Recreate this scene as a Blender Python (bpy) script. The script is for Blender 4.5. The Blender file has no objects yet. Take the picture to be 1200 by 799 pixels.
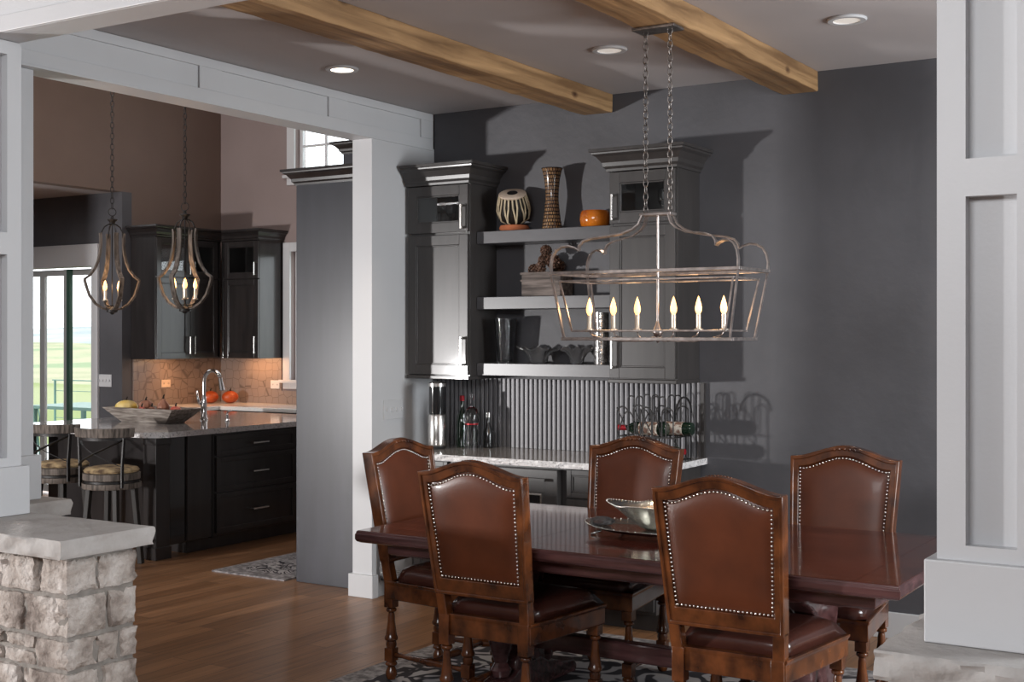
import bpy, bmesh, math, random
from mathutils import Vector, Matrix, noise
PI = math.pi
S = bpy.context.scene
COL = S.collection

# ------------------------------------------------------------------ camera
cd = bpy.data.cameras.new('camera'); cam = bpy.data.objects.new('camera', cd); COL.objects.link(cam)
cam.location = (0, 0, 1.6); cam.rotation_euler = (PI/2, 0, math.radians(32.07))
cd.lens = 45; cd.sensor_width = 36; cd.shift_y = -0.0054; cd.clip_start = 0.05; cd.clip_end = 3000
S.camera = cam
# ------------------------------------------------------------------ view, world, lights
S.view_settings.view_transform = 'Standard'; S.view_settings.look = 'None'
S.view_settings.exposure = 0.0; S.view_settings.gamma = 1; S.view_settings.use_curve_mapping = False
w = bpy.data.worlds.new('world'); S.world = w; w.use_nodes = True
bg = w.node_tree.nodes['Background']; bg.inputs[0].default_value = (0.93, 0.96, 1.0, 1); bg.inputs[1].default_value = 4.2

def area(name, loc, to, sx, sy, power, col=(1, 1, 1)):
    l = bpy.data.lights.new(name, 'AREA'); l.shape = 'RECTANGLE'; l.size = sx; l.size_y = sy
    l.energy = power; l.color = col
    o = bpy.data.objects.new(name, l); COL.objects.link(o); o.location = loc
    o.rotation_euler = (Vector(to)-Vector(loc)).to_track_quat('-Z', 'Y').to_euler()
    return o
def point(name, loc, power, col, r=0.02):
    l = bpy.data.lights.new(name, 'POINT'); l.energy = power; l.color = col; l.shadow_soft_size = r
    o = bpy.data.objects.new(name, l); COL.objects.link(o); o.location = loc
    return o
area('key_light', (-9.4, -1.0, 1.05), (-3.6, 6.6, 1.9), 0.30, 0.30, 500, (1.0, 0.98, 0.97))
area('hall_fill_light', (-1.5, -1.5, 3.2), (-2.6, 5.0, 1.0), 2.6, 1.2, 165, (0.97, 0.98, 1.0))  # added soft fill behind the camera, not a lamp of the hall
area('side_fill_light', (2.3, 5.0, 1.7), (-4.0, 5.2, 2.3), 1.6, 1.7, 230, (0.92, 0.97, 1.0))  # added fill for right-facing sides and ceiling; no window is modelled there
area('kitchen_light', (-7.6, 6.6, 4.3), (-8.2, 8.6, 1.5), 1.5, 1.5, 45, (1.0, 0.93, 0.9))
area('nook_fill_light', (-11.2, 6.0, 2.9), (-11.2, 6.0, 0), 1.3, 1.3, 22, (0.95, 0.98, 1.0))  # added fill under the nook ceiling, standing in for daylight from the door
area('cabinet_strip_light_west', (-9.58, 9.0, 1.36), (-9.66, 9.0, 0.9), 0.12, 0.8, 4.6, (1.0, 0.5, 0.22))
area('cabinet_strip_light_north', (-9.1, 9.62, 1.36), (-9.1, 9.7, 0.9), 0.45, 0.12, 3.0, (1.0, 0.5, 0.22))

# ------------------------------------------------------------------ materials
def mat(name, col, rough=0.5, metal=0.0, spec=0.5, var=0.0, scale=6.0, stretch=(1, 1, 1), bump=0.0,
        bscale=40.0, col2=None, coat=0.0, trans=0.0, ior=1.45, emit=None, es=0.0, detail=4, contrast=(0.35, 0.65)):
    m = bpy.data.materials.new(name); m.use_nodes = True
    nt = m.node_tree; b = nt.nodes['Principled BSDF']
    b.inputs['Base Color'].default_value = (*col, 1); b.inputs['Roughness'].default_value = rough
    b.inputs['Metallic'].default_value = metal; b.inputs['IOR'].default_value = ior
    b.inputs['Specular IOR Level'].default_value = spec
    b.inputs['Coat Weight'].default_value = coat; b.inputs['Coat Roughness'].default_value = 0.08
    b.inputs['Transmission Weight'].default_value = trans
    if emit: b.inputs['Emission Color'].default_value = (*emit, 1); b.inputs['Emission Strength'].default_value = es
    tc = nt.nodes.new('ShaderNodeTexCoord'); mp = nt.nodes.new('ShaderNodeMapping')
    nt.links.new(tc.outputs['Object'], mp.inputs[0]); mp.inputs['Scale'].default_value = stretch
    if col2 or var:
        if not col2: col2 = tuple(min(1, c*(1+var)) for c in col); col = tuple(c*(1-var) for c in col)
        n = nt.nodes.new('ShaderNodeTexNoise'); n.inputs['Scale'].default_value = scale; n.inputs['Detail'].default_value = detail
        r = nt.nodes.new('ShaderNodeValToRGB'); nt.links.new(mp.outputs[0], n.inputs['Vector'])
        r.color_ramp.elements[0].position = contrast[0]; r.color_ramp.elements[1].position = contrast[1]
        r.color_ramp.elements[0].color = (*col, 1); r.color_ramp.elements[1].color = (*col2, 1)
        nt.links.new(n.outputs[0], r.inputs[0]); nt.links.new(r.outputs[0], b.inputs['Base Color'])
    if bump:
        n2 = nt.nodes.new('ShaderNodeTexNoise'); n2.inputs['Scale'].default_value = bscale; n2.inputs['Detail'].default_value = 5
        bp = nt.nodes.new('ShaderNodeBump'); bp.inputs['Strength'].default_value = bump; bp.inputs['Distance'].default_value = 0.003 if trans else 0.01
        nt.links.new(mp.outputs[0], n2.inputs['Vector']); nt.links.new(n2.outputs[0], bp.inputs['Height'])
        nt.links.new(bp.outputs[0], b.inputs['Normal'])
    return m
def N(m, t): return m.node_tree.nodes.new(t)
def L(m, a, b): m.node_tree.links.new(a, b)

M = {}
M['white'] = mat('white_paint', (0.55, 0.555, 0.57), 0.42, var=0.02, scale=2, bump=0.04, bscale=90)
M['plinth'] = M['white']
M['wall'] = mat('charcoal_wall', (0.083, 0.082, 0.091), 0.5, var=0.14, scale=1.6, bump=0.22, bscale=14)
M['taupe'] = mat('taupe_wall', (0.26, 0.205, 0.195), 0.7, var=0.04, scale=2, bump=0.05, bscale=60)
M['brownwall'] = mat('brown_wall', (0.19, 0.135, 0.11), 0.7, var=0.04, scale=2)
M['ceiling'] = mat('ceiling_paint', (0.46, 0.43, 0.43), 0.7, var=0.03, scale=1.5)
M['hall'] = mat('hall_paint', (0.30, 0.30, 0.31), 0.8, var=0.03, scale=2)
M['espresso'] = mat('espresso_lacquer', (0.022, 0.019, 0.019), 0.28, var=0.2, scale=5, stretch=(3, 3, .4), coat=0.3)
M['charcab'] = mat('charcoal_lacquer', (0.042, 0.038, 0.037), 0.33, var=0.12, scale=5, stretch=(4, 4, .4), coat=0.15)
M['shelfm'] = mat('shelf_lacquer', (0.085, 0.083, 0.09), 0.3, var=0.1, scale=5, stretch=(.6, 4, 4))
M['fridgep'] = mat('fridge_panel_lacquer', (0.042, 0.043, 0.052), 0.3, var=0.1, scale=3, stretch=(3, 3, .6))
M['steel'] = mat('brushed_steel', (0.62, 0.6, 0.58), 0.25, metal=1, var=0.05, scale=20, stretch=(1, 1, .1))
M['chrome'] = mat('polished_chrome', (0.8, 0.8, 0.8), 0.08, metal=1, var=0.03, scale=10)
M['silverleaf'] = mat('burnished_silver', (0.46, 0.41, 0.39), 0.30, metal=0.9, var=0.25, scale=25, bump=0.1)
M['iron'] = mat('dark_iron', (0.02, 0.018, 0.018), 0.5, metal=0.3, var=0.3, scale=20)
M['chain'] = mat('aged_chain_metal', (0.24, 0.215, 0.20), 0.35, metal=0.9, var=0.3, scale=40)
M['greywood'] = mat('weathered_grey_wood', (0.04, 0.031, 0.025), 0.7, col2=(0.17, 0.14, 0.12), scale=9, stretch=(6, 6, .6), bump=0.3)
M['troughwood'] = mat('whitewashed_trough_wood', (0.17, 0.14, 0.12), 0.75, col2=(0.42, 0.37, 0.33), scale=8, stretch=(1, 4, 8), bump=0.4, bscale=20)
M['chairwood'] = mat('antiqued_cherry_wood', (0.022, 0.006, 0.003), 0.24, col2=(0.20, 0.062, 0.018), scale=6, stretch=(2.0, 2.0, 1.6), coat=0.4, contrast=(0.30, 0.78))
M['tablewood'] = mat('dark_cherry_top', (0.040, 0.010, 0.008), 0.14, col2=(0.105, 0.026, 0.016), scale=5, stretch=(.5, 5, 2), coat=0.5)
M['tabledge'] = mat('dark_cherry_edge', (0.045, 0.018, 0.018), 0.25, col2=(0.115, 0.050, 0.050), scale=6, stretch=(.6, 5, 5), coat=0.5)
M['leather'] = mat('oxblood_leather', (0.100, 0.0255, 0.009), 0.38, var=0.22, scale=5, bump=0.03, bscale=160, coat=0.08)
M['seatleather'] = mat('dark_seat_leather', (0.055, 0.018, 0.013), 0.24, var=0.2, scale=5, bump=0.08, bscale=110, coat=0.25)
M['nail'] = mat('pewter_nailhead', (0.72, 0.68, 0.62), 0.22, metal=1, var=0.1, scale=60)
M['bulb'] = mat('glowing_candle_bulb', (1, 0.8, 0.5), 0.3, emit=(1.0, 0.47, 0.14), es=2.8, var=0.02)
M['sleeve'] = mat('candle_sleeve', (0.75, 0.66, 0.55), 0.3, metal=0.7, var=0.08, scale=30)
M['can'] = mat('recessed_lamp_glow', (1, 1, 1), 0.4, emit=(1.0, 0.86, 0.66), es=5, var=0.02)
M['can_off'] = mat('recessed_lamp_dim', (0.8, 0.78, 0.75), 0.3, emit=(1, .9, .8), es=0.35, var=0.02)
M['black'] = mat('gloss_black', (0.012, 0.012, 0.013), 0.12, var=0.2, scale=8, coat=0.5)
M['blackm'] = mat('satin_black', (0.018, 0.018, 0.019), 0.4, var=0.2, scale=8)
M['orange'] = mat('pumpkin_skin', (0.34, 0.06, 0.012), 0.4, var=0.15, scale=8)
M['amberglass'] = mat('amber_lacquer_bowl', (0.30, 0.055, 0.006), 0.12, col2=(0.75, 0.22, 0.02), scale=7, coat=0.8)
M['cleargl'] = mat('clear_pressed_glass', (0.62, 0.63, 0.64), 0.05, trans=1.0, ior=1.42, bump=0.7, bscale=55)
M['smokegl'] = mat('smoked_glass', (0.32, 0.32, 0.33), 0.1, trans=0.85, ior=1.45, bump=0.8, bscale=30)
M['silver'] = mat('hammered_silver', (0.72, 0.72, 0.68), 0.2, metal=1, var=0.15, scale=14, bump=0.2, bscale=30)
M['cream'] = mat('drum_skin', (0.62, 0.50, 0.40), 0.6, var=0.12, scale=12)
M['rope'] = mat('drum_rope', (0.52, 0.43, 0.29), 0.7, var=0.2, scale=30)
M['clay'] = mat('terracotta', (0.42, 0.13, 0.055), 0.6, var=0.12, scale=8)
M['darkbrown'] = mat('dark_brown_body', (0.009, 0.006, 0.004), 0.6, var=0.3, scale=8)
M['cone'] = mat('pinecone_brown', (0.045, 0.022, 0.014), 0.6, col2=(0.19, 0.10, 0.065), scale=40)
M['planter'] = mat('rustic_box_wood', (0.07, 0.055, 0.048), 0.7, col2=(0.22, 0.18, 0.16), scale=8, stretch=(.7, 4, 6), bump=0.3)
M['stoolseat'] = mat('patchwork_seat', (0.09, 0.055, 0.03), 0.7, col2=(0.45, 0.33, 0.18), scale=16)
M['yellow'] = mat('yellow_gourd', (0.75, 0.5, 0.03), 0.4, col2=(0.75, 0.62, 0.35), scale=5)
M['red'] = mat('red_gourd', (0.45, 0.03, 0.03), 0.35, col2=(0.6, 0.2, 0.12), scale=9)
M['tan'] = mat('tan_gourd', (0.30, 0.13, 0.08), 0.5, var=0.2, scale=8)
M['green_metal'] = mat('green_painted_metal', (0.05, 0.12, 0.09), 0.5, var=0.1)
M['vinyl'] = mat('grey_vinyl_frame', (0.5, 0.52, 0.53), 0.4, var=0.03)
M['winered'] = mat('red_foil', (0.35, 0.01, 0.02), 0.3, var=0.2, scale=30, metal=0.3)
M['bottlegreen'] = mat('dark_green_bottle', (0.006, 0.018, 0.010), 0.08, var=0.2, coat=0.6)
M['label'] = mat('printed_bottle_label', (0.28, 0.16, 0.12), 0.6, col2=(0.72, 0.66, 0.58), scale=45, stretch=(1, 1, 1), contrast=(.45, .55))
M['deck'] = mat('pale_deck', (0.75, 0.76, 0.76), 0.8, var=0.05, scale=2)

def m_glass_pane():
    m = bpy.data.materials.new('thin_window_glass'); m.use_nodes = True; nt = m.node_tree; nt.nodes.clear()
    o = N(m, 'ShaderNodeOutputMaterial'); mx = N(m, 'ShaderNodeMixShader'); t = N(m, 'ShaderNodeBsdfTransparent'); g = N(m, 'ShaderNodeBsdfGlossy')
    lw = N(m, 'ShaderNodeLayerWeight'); lw.inputs[0].default_value = .25; f = N(m, 'ShaderNodeMath'); f.operation = 'MULTIPLY_ADD'; f.inputs[1].default_value = .25; f.inputs[2].default_value = .03; L(m, lw.outputs['Facing'], f.inputs[0]); g.inputs['Roughness'].default_value = 0.02
    n = N(m, 'ShaderNodeTexNoise'); n.inputs['Scale'].default_value = 1.0
    r = N(m, 'ShaderNodeValToRGB'); r.color_ramp.elements[0].color = (.93, .95, .95, 1); r.color_ramp.elements[1].color = (.97, .98, .98, 1)
    L(m, n.outputs[0], r.inputs[0]); L(m, r.outputs[0], t.inputs[0])
    L(m, f.outputs[0], mx.inputs[0]); L(m, t.outputs[0], mx.inputs[1]); L(m, g.outputs[0], mx.inputs[2]); L(m, mx.outputs[0], o.inputs[0])
    return m
M['pane'] = m_glass_pane()

def m_floor():
    m = mat('walnut_plank_floor', (0.1, 0.05, 0.03), 0.34, spec=0.3, bump=0.0)
    b = m.node_tree.nodes['Principled BSDF']
    tc = N(m, 'ShaderNodeTexCoord'); mp = N(m, 'ShaderNodeMapping'); mp.inputs['Rotation'].default_value = (0, 0, PI/2)
    br = N(m, 'ShaderNodeTexBrick'); br.inputs['Scale'].default_value = 1; br.inputs['Brick Width'].default_value = 1.5
    br.inputs['Row Height'].default_value = 0.13; br.inputs['Mortar Size'].default_value = 0.0018; br.offset = 0.37
    br.inputs['Color1'].default_value = (0.215, 0.108, 0.052, 1); br.inputs['Color2'].default_value = (0.33, 0.175, 0.09, 1); br.inputs['Mortar'].default_value = (0.04, 0.02, 0.012, 1)
    br.inputs['Bias'].default_value = -0.1
    L(m, tc.outputs['Object'], mp.inputs[0]); L(m, mp.outputs[0], br.inputs['Vector'])
    n = N(m, 'ShaderNodeTexNoise'); mp2 = N(m, 'ShaderNodeMapping'); mp2.inputs['Scale'].default_value = (14, 1.0, 1)
    n.inputs['Scale'].default_value = 2.2; n.inputs['Detail'].default_value = 6
    L(m, tc.outputs['Object'], mp2.inputs[0]); L(m, mp2.outputs[0], n.inputs['Vector'])
    mx = N(m, 'ShaderNodeMix'); mx.data_type = 'RGBA'; mx.blend_type = 'MULTIPLY'; mx.inputs[0].default_value = 1
    r = N(m, 'ShaderNodeValToRGB'); r.color_ramp.elements[0].position = .3; r.color_ramp.elements[0].color = (.7, .7, .7, 1); r.color_ramp.elements[1].position = .7; r.color_ramp.elements[1].color = (1.2, 1.17, 1.15, 1)
    L(m, n.outputs[0], r.inputs[0]); L(m, br.outputs['Color'], mx.inputs[6]); L(m, r.outputs[0], mx.inputs[7]); L(m, mx.outputs[2], b.inputs['Base Color'])
    bp = N(m, 'ShaderNodeBump'); bp.inputs['Strength'].default_value = 0.12; bp.inputs['Distance'].default_value = 0.01
    L(m, n.outputs[0], bp.inputs['Height']); L(m, bp.outputs[0], b.inputs['Normal'])
    return m
M['floor'] = m_floor()

def m_granite(name, dark, light, rough=0.08, sc=70):
    m = mat(name, dark, rough); b = m.node_tree.nodes['Principled BSDF']
    tc = N(m, 'ShaderNodeTexCoord'); n = N(m, 'ShaderNodeTexNoise'); n.inputs['Scale'].default_value = sc; n.inputs['Detail'].default_value = 8; n.inputs['Roughness'].default_value = .7
    n2 = N(m, 'ShaderNodeTexVoronoi'); n2.inputs['Scale'].default_value = sc*1.6
    r = N(m, 'ShaderNodeValToRGB'); r.color_ramp.elements[0].position = .42; r.color_ramp.elements[0].color = (*dark, 1)
    r.color_ramp.elements[1].position = .6; r.color_ramp.elements[1].color = (*light, 1)
    mx = N(m, 'ShaderNodeMath'); mx.operation = 'MULTIPLY_ADD'; mx.inputs[1].default_value = .25; 
    L(m, tc.outputs['Object'], n.inputs['Vector']); L(m, tc.outputs['Object'], n2.inputs['Vector'])
    L(m, n2.outputs['Distance'], mx.inputs[0]); L(m, n.outputs[0], mx.inputs[2]); L(m, mx.outputs[0], r.inputs[0]); L(m, r.outputs[0], b.inputs['Base Color'])
    return m
M['granite'] = m_granite('speckled_granite', (0.10, 0.095, 0.092), (0.34, 0.32, 0.31))
M['graniteedge'] = m_granite('chiselled_granite_edge', (0.16, 0.155, 0.155), (0.66, 0.64, 0.64), 0.35, 55)
M['whitecounter'] = m_granite('pale_quartz', (0.55, 0.54, 0.53), (0.75, 0.74, 0.72), 0.12)

def m_beam():
    m = mat('rustic_beam_wood', (0.2, 0.1, 0.04), 0.6, bump=0.0); b = m.node_tree.nodes['Principled BSDF']
    tc = N(m, 'ShaderNodeTexCoord'); mp = N(m, 'ShaderNodeMapping'); mp.inputs['Scale'].default_value = (9, .5, 9)
    n = N(m, 'ShaderNodeTexNoise'); n.inputs['Scale'].default_value = 2.4; n.inputs['Detail'].default_value = 7; n.inputs['Distortion'].default_value = .6
    L(m, tc.outputs['Object'], mp.inputs[0]); L(m, mp.outputs[0], n.inputs['Vector'])
    r = N(m, 'ShaderNodeValToRGB'); r.color_ramp.elements[0].position = .3; r.color_ramp.elements[0].color = (0.16, 0.085, 0.036, 1)
    r.color_ramp.elements[1].position = .72; r.color_ramp.elements[1].color = (0.44, 0.265, 0.125, 1)
    L(m, n.outputs[0], r.inputs[0])
    v = N(m, 'ShaderNodeTexVoronoi'); v.inputs['Scale'].default_value = 2.1; mp2 = N(m, 'ShaderNodeMapping'); mp2.inputs['Scale'].default_value = (1.6, .9, 1.6)
    L(m, tc.outputs['Object'], mp2.inputs[0]); L(m, mp2.outputs[0], v.inputs['Vector'])
    r2 = N(m, 'ShaderNodeValToRGB'); r2.color_ramp.elements[0].position = .03; r2.color_ramp.elements[0].color = (.2, .12, .08, 1); r2.color_ramp.elements[1].position = .09; r2.color_ramp.elements[1].color = (1, 1, 1, 1)
    L(m, v.outputs['Distance'], r2.inputs[0])
    mx = N(m, 'ShaderNodeMix'); mx.data_type = 'RGBA'; mx.blend_type = 'MULTIPLY'; mx.inputs[0].default_value = 1
    L(m, r.outputs[0], mx.inputs[6]); L(m, r2.outputs[0], mx.inputs[7]); L(m, mx.outputs[2], b.inputs['Base Color'])
    bp = N(m, 'ShaderNodeBump'); bp.inputs['Strength'].default_value = .4; bp.inputs['Distance'].default_value = .01
    L(m, n.outputs[0], bp.inputs['Height']); L(m, bp.outputs[0], b.inputs['Normal'])
    return m
M['beam'] = m_beam()

def m_tile():
    m = mat('arabesque_tile', (0.2, 0.15, 0.12), 0.25); b = m.node_tree.nodes['Principled BSDF']
    tc = N(m, 'ShaderNodeTexCoord'); v = N(m, 'ShaderNodeTexVoronoi'); v.feature = 'DISTANCE_TO_EDGE'; v.inputs['Scale'].default_value = 11; v.inputs['Randomness'].default_value = .45
    L(m, tc.outputs['Object'], v.inputs['Vector'])
    r = N(m, 'ShaderNodeValToRGB'); r.color_ramp.elements[0].position = .01; r.color_ramp.elements[0].color = (0.15, 0.12, 0.105, 1); r.color_ramp.elements[1].position = .04; r.color_ramp.elements[1].color = (0.25, 0.20, 0.175, 1)
    L(m, v.outputs['Distance'], r.inputs[0]); L(m, r.outputs[0], b.inputs['Base Color'])
    bp = N(m, 'ShaderNodeBump'); bp.inputs['Strength'].default_value = .6; bp.inputs['Distance'].default_value = .01
    L(m, r.outputs[0], bp.inputs['Height']); L(m, bp.outputs[0], b.inputs['Normal'])
    return m
M['tile'] = m_tile()

def m_stone(name, a, c, d):
    m = mat(name, a, .9); b = m.node_tree.nodes['Principled BSDF']
    tc = N(m, 'ShaderNodeTexCoord'); n = N(m, 'ShaderNodeTexNoise'); n.inputs['Scale'].default_value = 5; n.inputs['Detail'].default_value = 9; n.inputs['Roughness'].default_value = .65
    n2 = N(m, 'ShaderNodeTexNoise'); n2.inputs['Scale'].default_value = 38; n2.inputs['Detail'].default_value = 6
    r = N(m, 'ShaderNodeValToRGB'); r.color_ramp.elements[0].position = .33; r.color_ramp.elements[0].color = (*a, 1); r.color_ramp.elements[1].position = .68; r.color_ramp.elements[1].color = (*d, 1)
    e = r.color_ramp.elements.new(.5); e.color = (*c, 1)
    L(m, tc.outputs['Object'], n.inputs['Vector']); L(m, tc.outputs['Object'], n2.inputs['Vector']); L(m, n.outputs[0], r.inputs[0]); L(m, r.outputs[0], b.inputs['Base Color'])
    bp = N(m, 'ShaderNodeBump'); bp.inputs['Strength'].default_value = (.8 if 'rough' in name else .25); bp.inputs['Distance'].default_value = .02
    L(m, n2.outputs[0], bp.inputs['Height']); L(m, bp.outputs[0], b.inputs['Normal'])
    return m
M['stone'] = m_stone('rough_limestone', (0.13, 0.10, 0.085), (0.39, 0.34, 0.305), (0.66, 0.62, 0.59))
M['cap'] = m_stone('limestone_cap', (0.36, 0.33, 0.31), (0.42, 0.40, 0.385), (0.48, 0.46, 0.445))
M['mortar'] = mat('mortar', (0.24, 0.22, 0.2), .9, var=.15, scale=20, bump=.5, bscale=60)

def m_rug(name, sc):
    m = mat(name, (.3, .3, .3), .95); b = m.node_tree.nodes['Principled BSDF']
    tc = N(m, 'ShaderNodeTexCoord')
    n = N(m, 'ShaderNodeTexNoise'); n.inputs['Scale'].default_value = sc; n.inputs['Detail'].default_value = 2; n.inputs['Distortion'].default_value = 1.6
    wv = N(m, 'ShaderNodeMath'); wv.operation = 'MULTIPLY'; wv.inputs[1].default_value = 34
    sn = N(m, 'ShaderNodeMath'); sn.operation = 'SINE'
    r = N(m, 'ShaderNodeValToRGB'); r.color_ramp.elements[0].position = .35; r.color_ramp.elements[0].color = (0.03, 0.027, 0.032, 1); r.color_ramp.elements[1].position = .62; r.color_ramp.elements[1].color = (0.40, 0.38, 0.38, 1)
    e = r.color_ramp.elements.new(.48); e.color = (.20, .185, .19, 1)
    md = N(m, 'ShaderNodeMath'); md.operation = 'MULTIPLY_ADD'; md.inputs[1].default_value = .5; md.inputs[2].default_value = .5
    L(m, tc.outputs['Object'], n.inputs['Vector']); L(m, n.outputs[0], wv.inputs[0]); L(m, wv.outputs[0], sn.inputs[0]); L(m, sn.outputs[0], md.inputs[0]); L(m, md.outputs[0], r.inputs[0])
    L(m, r.outputs[0], b.inputs['Base Color'])
    return m
M['rug'] = m_rug('scrolled_grey_rug', 2.6); M['rug2'] = m_rug('mottled_grey_rug', 6)
M['rugborder'] = mat('rug_border', (.12, .11, .115), .95, col2=(.36, .34, .34), scale=30)

def m_scales():
    m = mat('scale_pattern_vase', (.1, .06, .03), .2, coat=.5); b = m.node_tree.nodes['Principled BSDF']
    tc = N(m, 'ShaderNodeTexCoord'); sp = N(m, 'ShaderNodeSeparateXYZ'); L(m, tc.outputs['Object'], sp.inputs[0])
    at = N(m, 'ShaderNodeMath'); at.operation = 'ARCTAN2'; L(m, sp.outputs[1], at.inputs[0]); L(m, sp.outputs[0], at.inputs[1])
    cb = N(m, 'ShaderNodeCombineXYZ'); s1 = N(m, 'ShaderNodeMath'); s1.operation = 'MULTIPLY'; s1.inputs[1].default_value = 22/(2*PI)
    s2 = N(m, 'ShaderNodeMath'); s2.operation = 'MULTIPLY'; s2.inputs[1].default_value = 46
    L(m, at.outputs[0], s1.inputs[0]); L(m, sp.outputs[2], s2.inputs[0]); L(m, s1.outputs[0], cb.inputs[0]); L(m, s2.outputs[0], cb.inputs[1])
    br = N(m, 'ShaderNodeTexBrick'); br.inputs['Scale'].default_value = 1; br.inputs['Brick Width'].default_value = 1; br.inputs['Row Height'].default_value = 1; br.inputs['Mortar Size'].default_value = .16
    br.inputs['Color1'].default_value = (.36, .21, .10, 1); br.inputs['Color2'].default_value = (.20, .11, .06, 1); br.inputs['Mortar'].default_value = (.02, .012, .01, 1)
    L(m, cb.outputs[0], br.inputs['Vector']); L(m, br.outputs[0], b.inputs['Base Color'])
    return m
M['scales'] = m_scales()
def m_mosaic():
    m = mat('mirror_mosaic', (.5, .5, .5), .15, metal=.9); b = m.node_tree.nodes['Principled BSDF']
    tc = N(m, 'ShaderNodeTexCoord'); v = N(m, 'ShaderNodeTexVoronoi'); v.inputs['Scale'].default_value = 120
    r = N(m, 'ShaderNodeValToRGB'); r.color_ramp.elements[0].color = (.08, .07, .07, 1); r.color_ramp.elements[1].color = (.95, .92, .9, 1)
    L(m, tc.outputs['Object'], v.inputs['Vector']); L(m, v.outputs['Color'], r.inputs[0]); L(m, r.outputs[0], b.inputs['Base Color'])
    bp = N(m, 'ShaderNodeBump'); bp.inputs['Strength'].default_value = .8; L(m, v.outputs['Distance'], bp.inputs['Height']); L(m, bp.outputs[0], b.inputs['Normal'])
    return m
M['mosaic'] = m_mosaic()
def m_land(name, a, c, d):
    m = mat(name, a, 1, spec=0); b = m.node_tree.nodes['Principled BSDF']
    tc = N(m, 'ShaderNodeTexCoord'); n = N(m, 'ShaderNodeTexNoise'); n.inputs['Scale'].default_value = .03; n.inputs['Detail'].default_value = 8
    r = N(m, 'ShaderNodeValToRGB'); r.color_ramp.elements[0].position = .4; r.color_ramp.elements[0].color = (*a, 1); r.color_ramp.elements[1].position = .6; r.color_ramp.elements[1].color = (*d, 1)
    e = r.color_ramp.elements.new(.5); e.color = (*c, 1)
    L(m, tc.outputs['Object'], n.inputs['Vector']); L(m, n.outputs[0], r.inputs[0]); L(m, r.outputs[0], b.inputs['Base Color'])
    return m
M['grass'] = m_land('green_field', (.17, .215, .10), (.215, .25, .12), (.27, .29, .17))
M['dryland'] = m_land('dry_field', (.26, .27, .18), (.34, .33, .23), (.22, .27, .17))
M['hill'] = m_land('hazy_hill', (.27, .30, .30), (.32, .34, .33), (.38, .39, .37))

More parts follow.
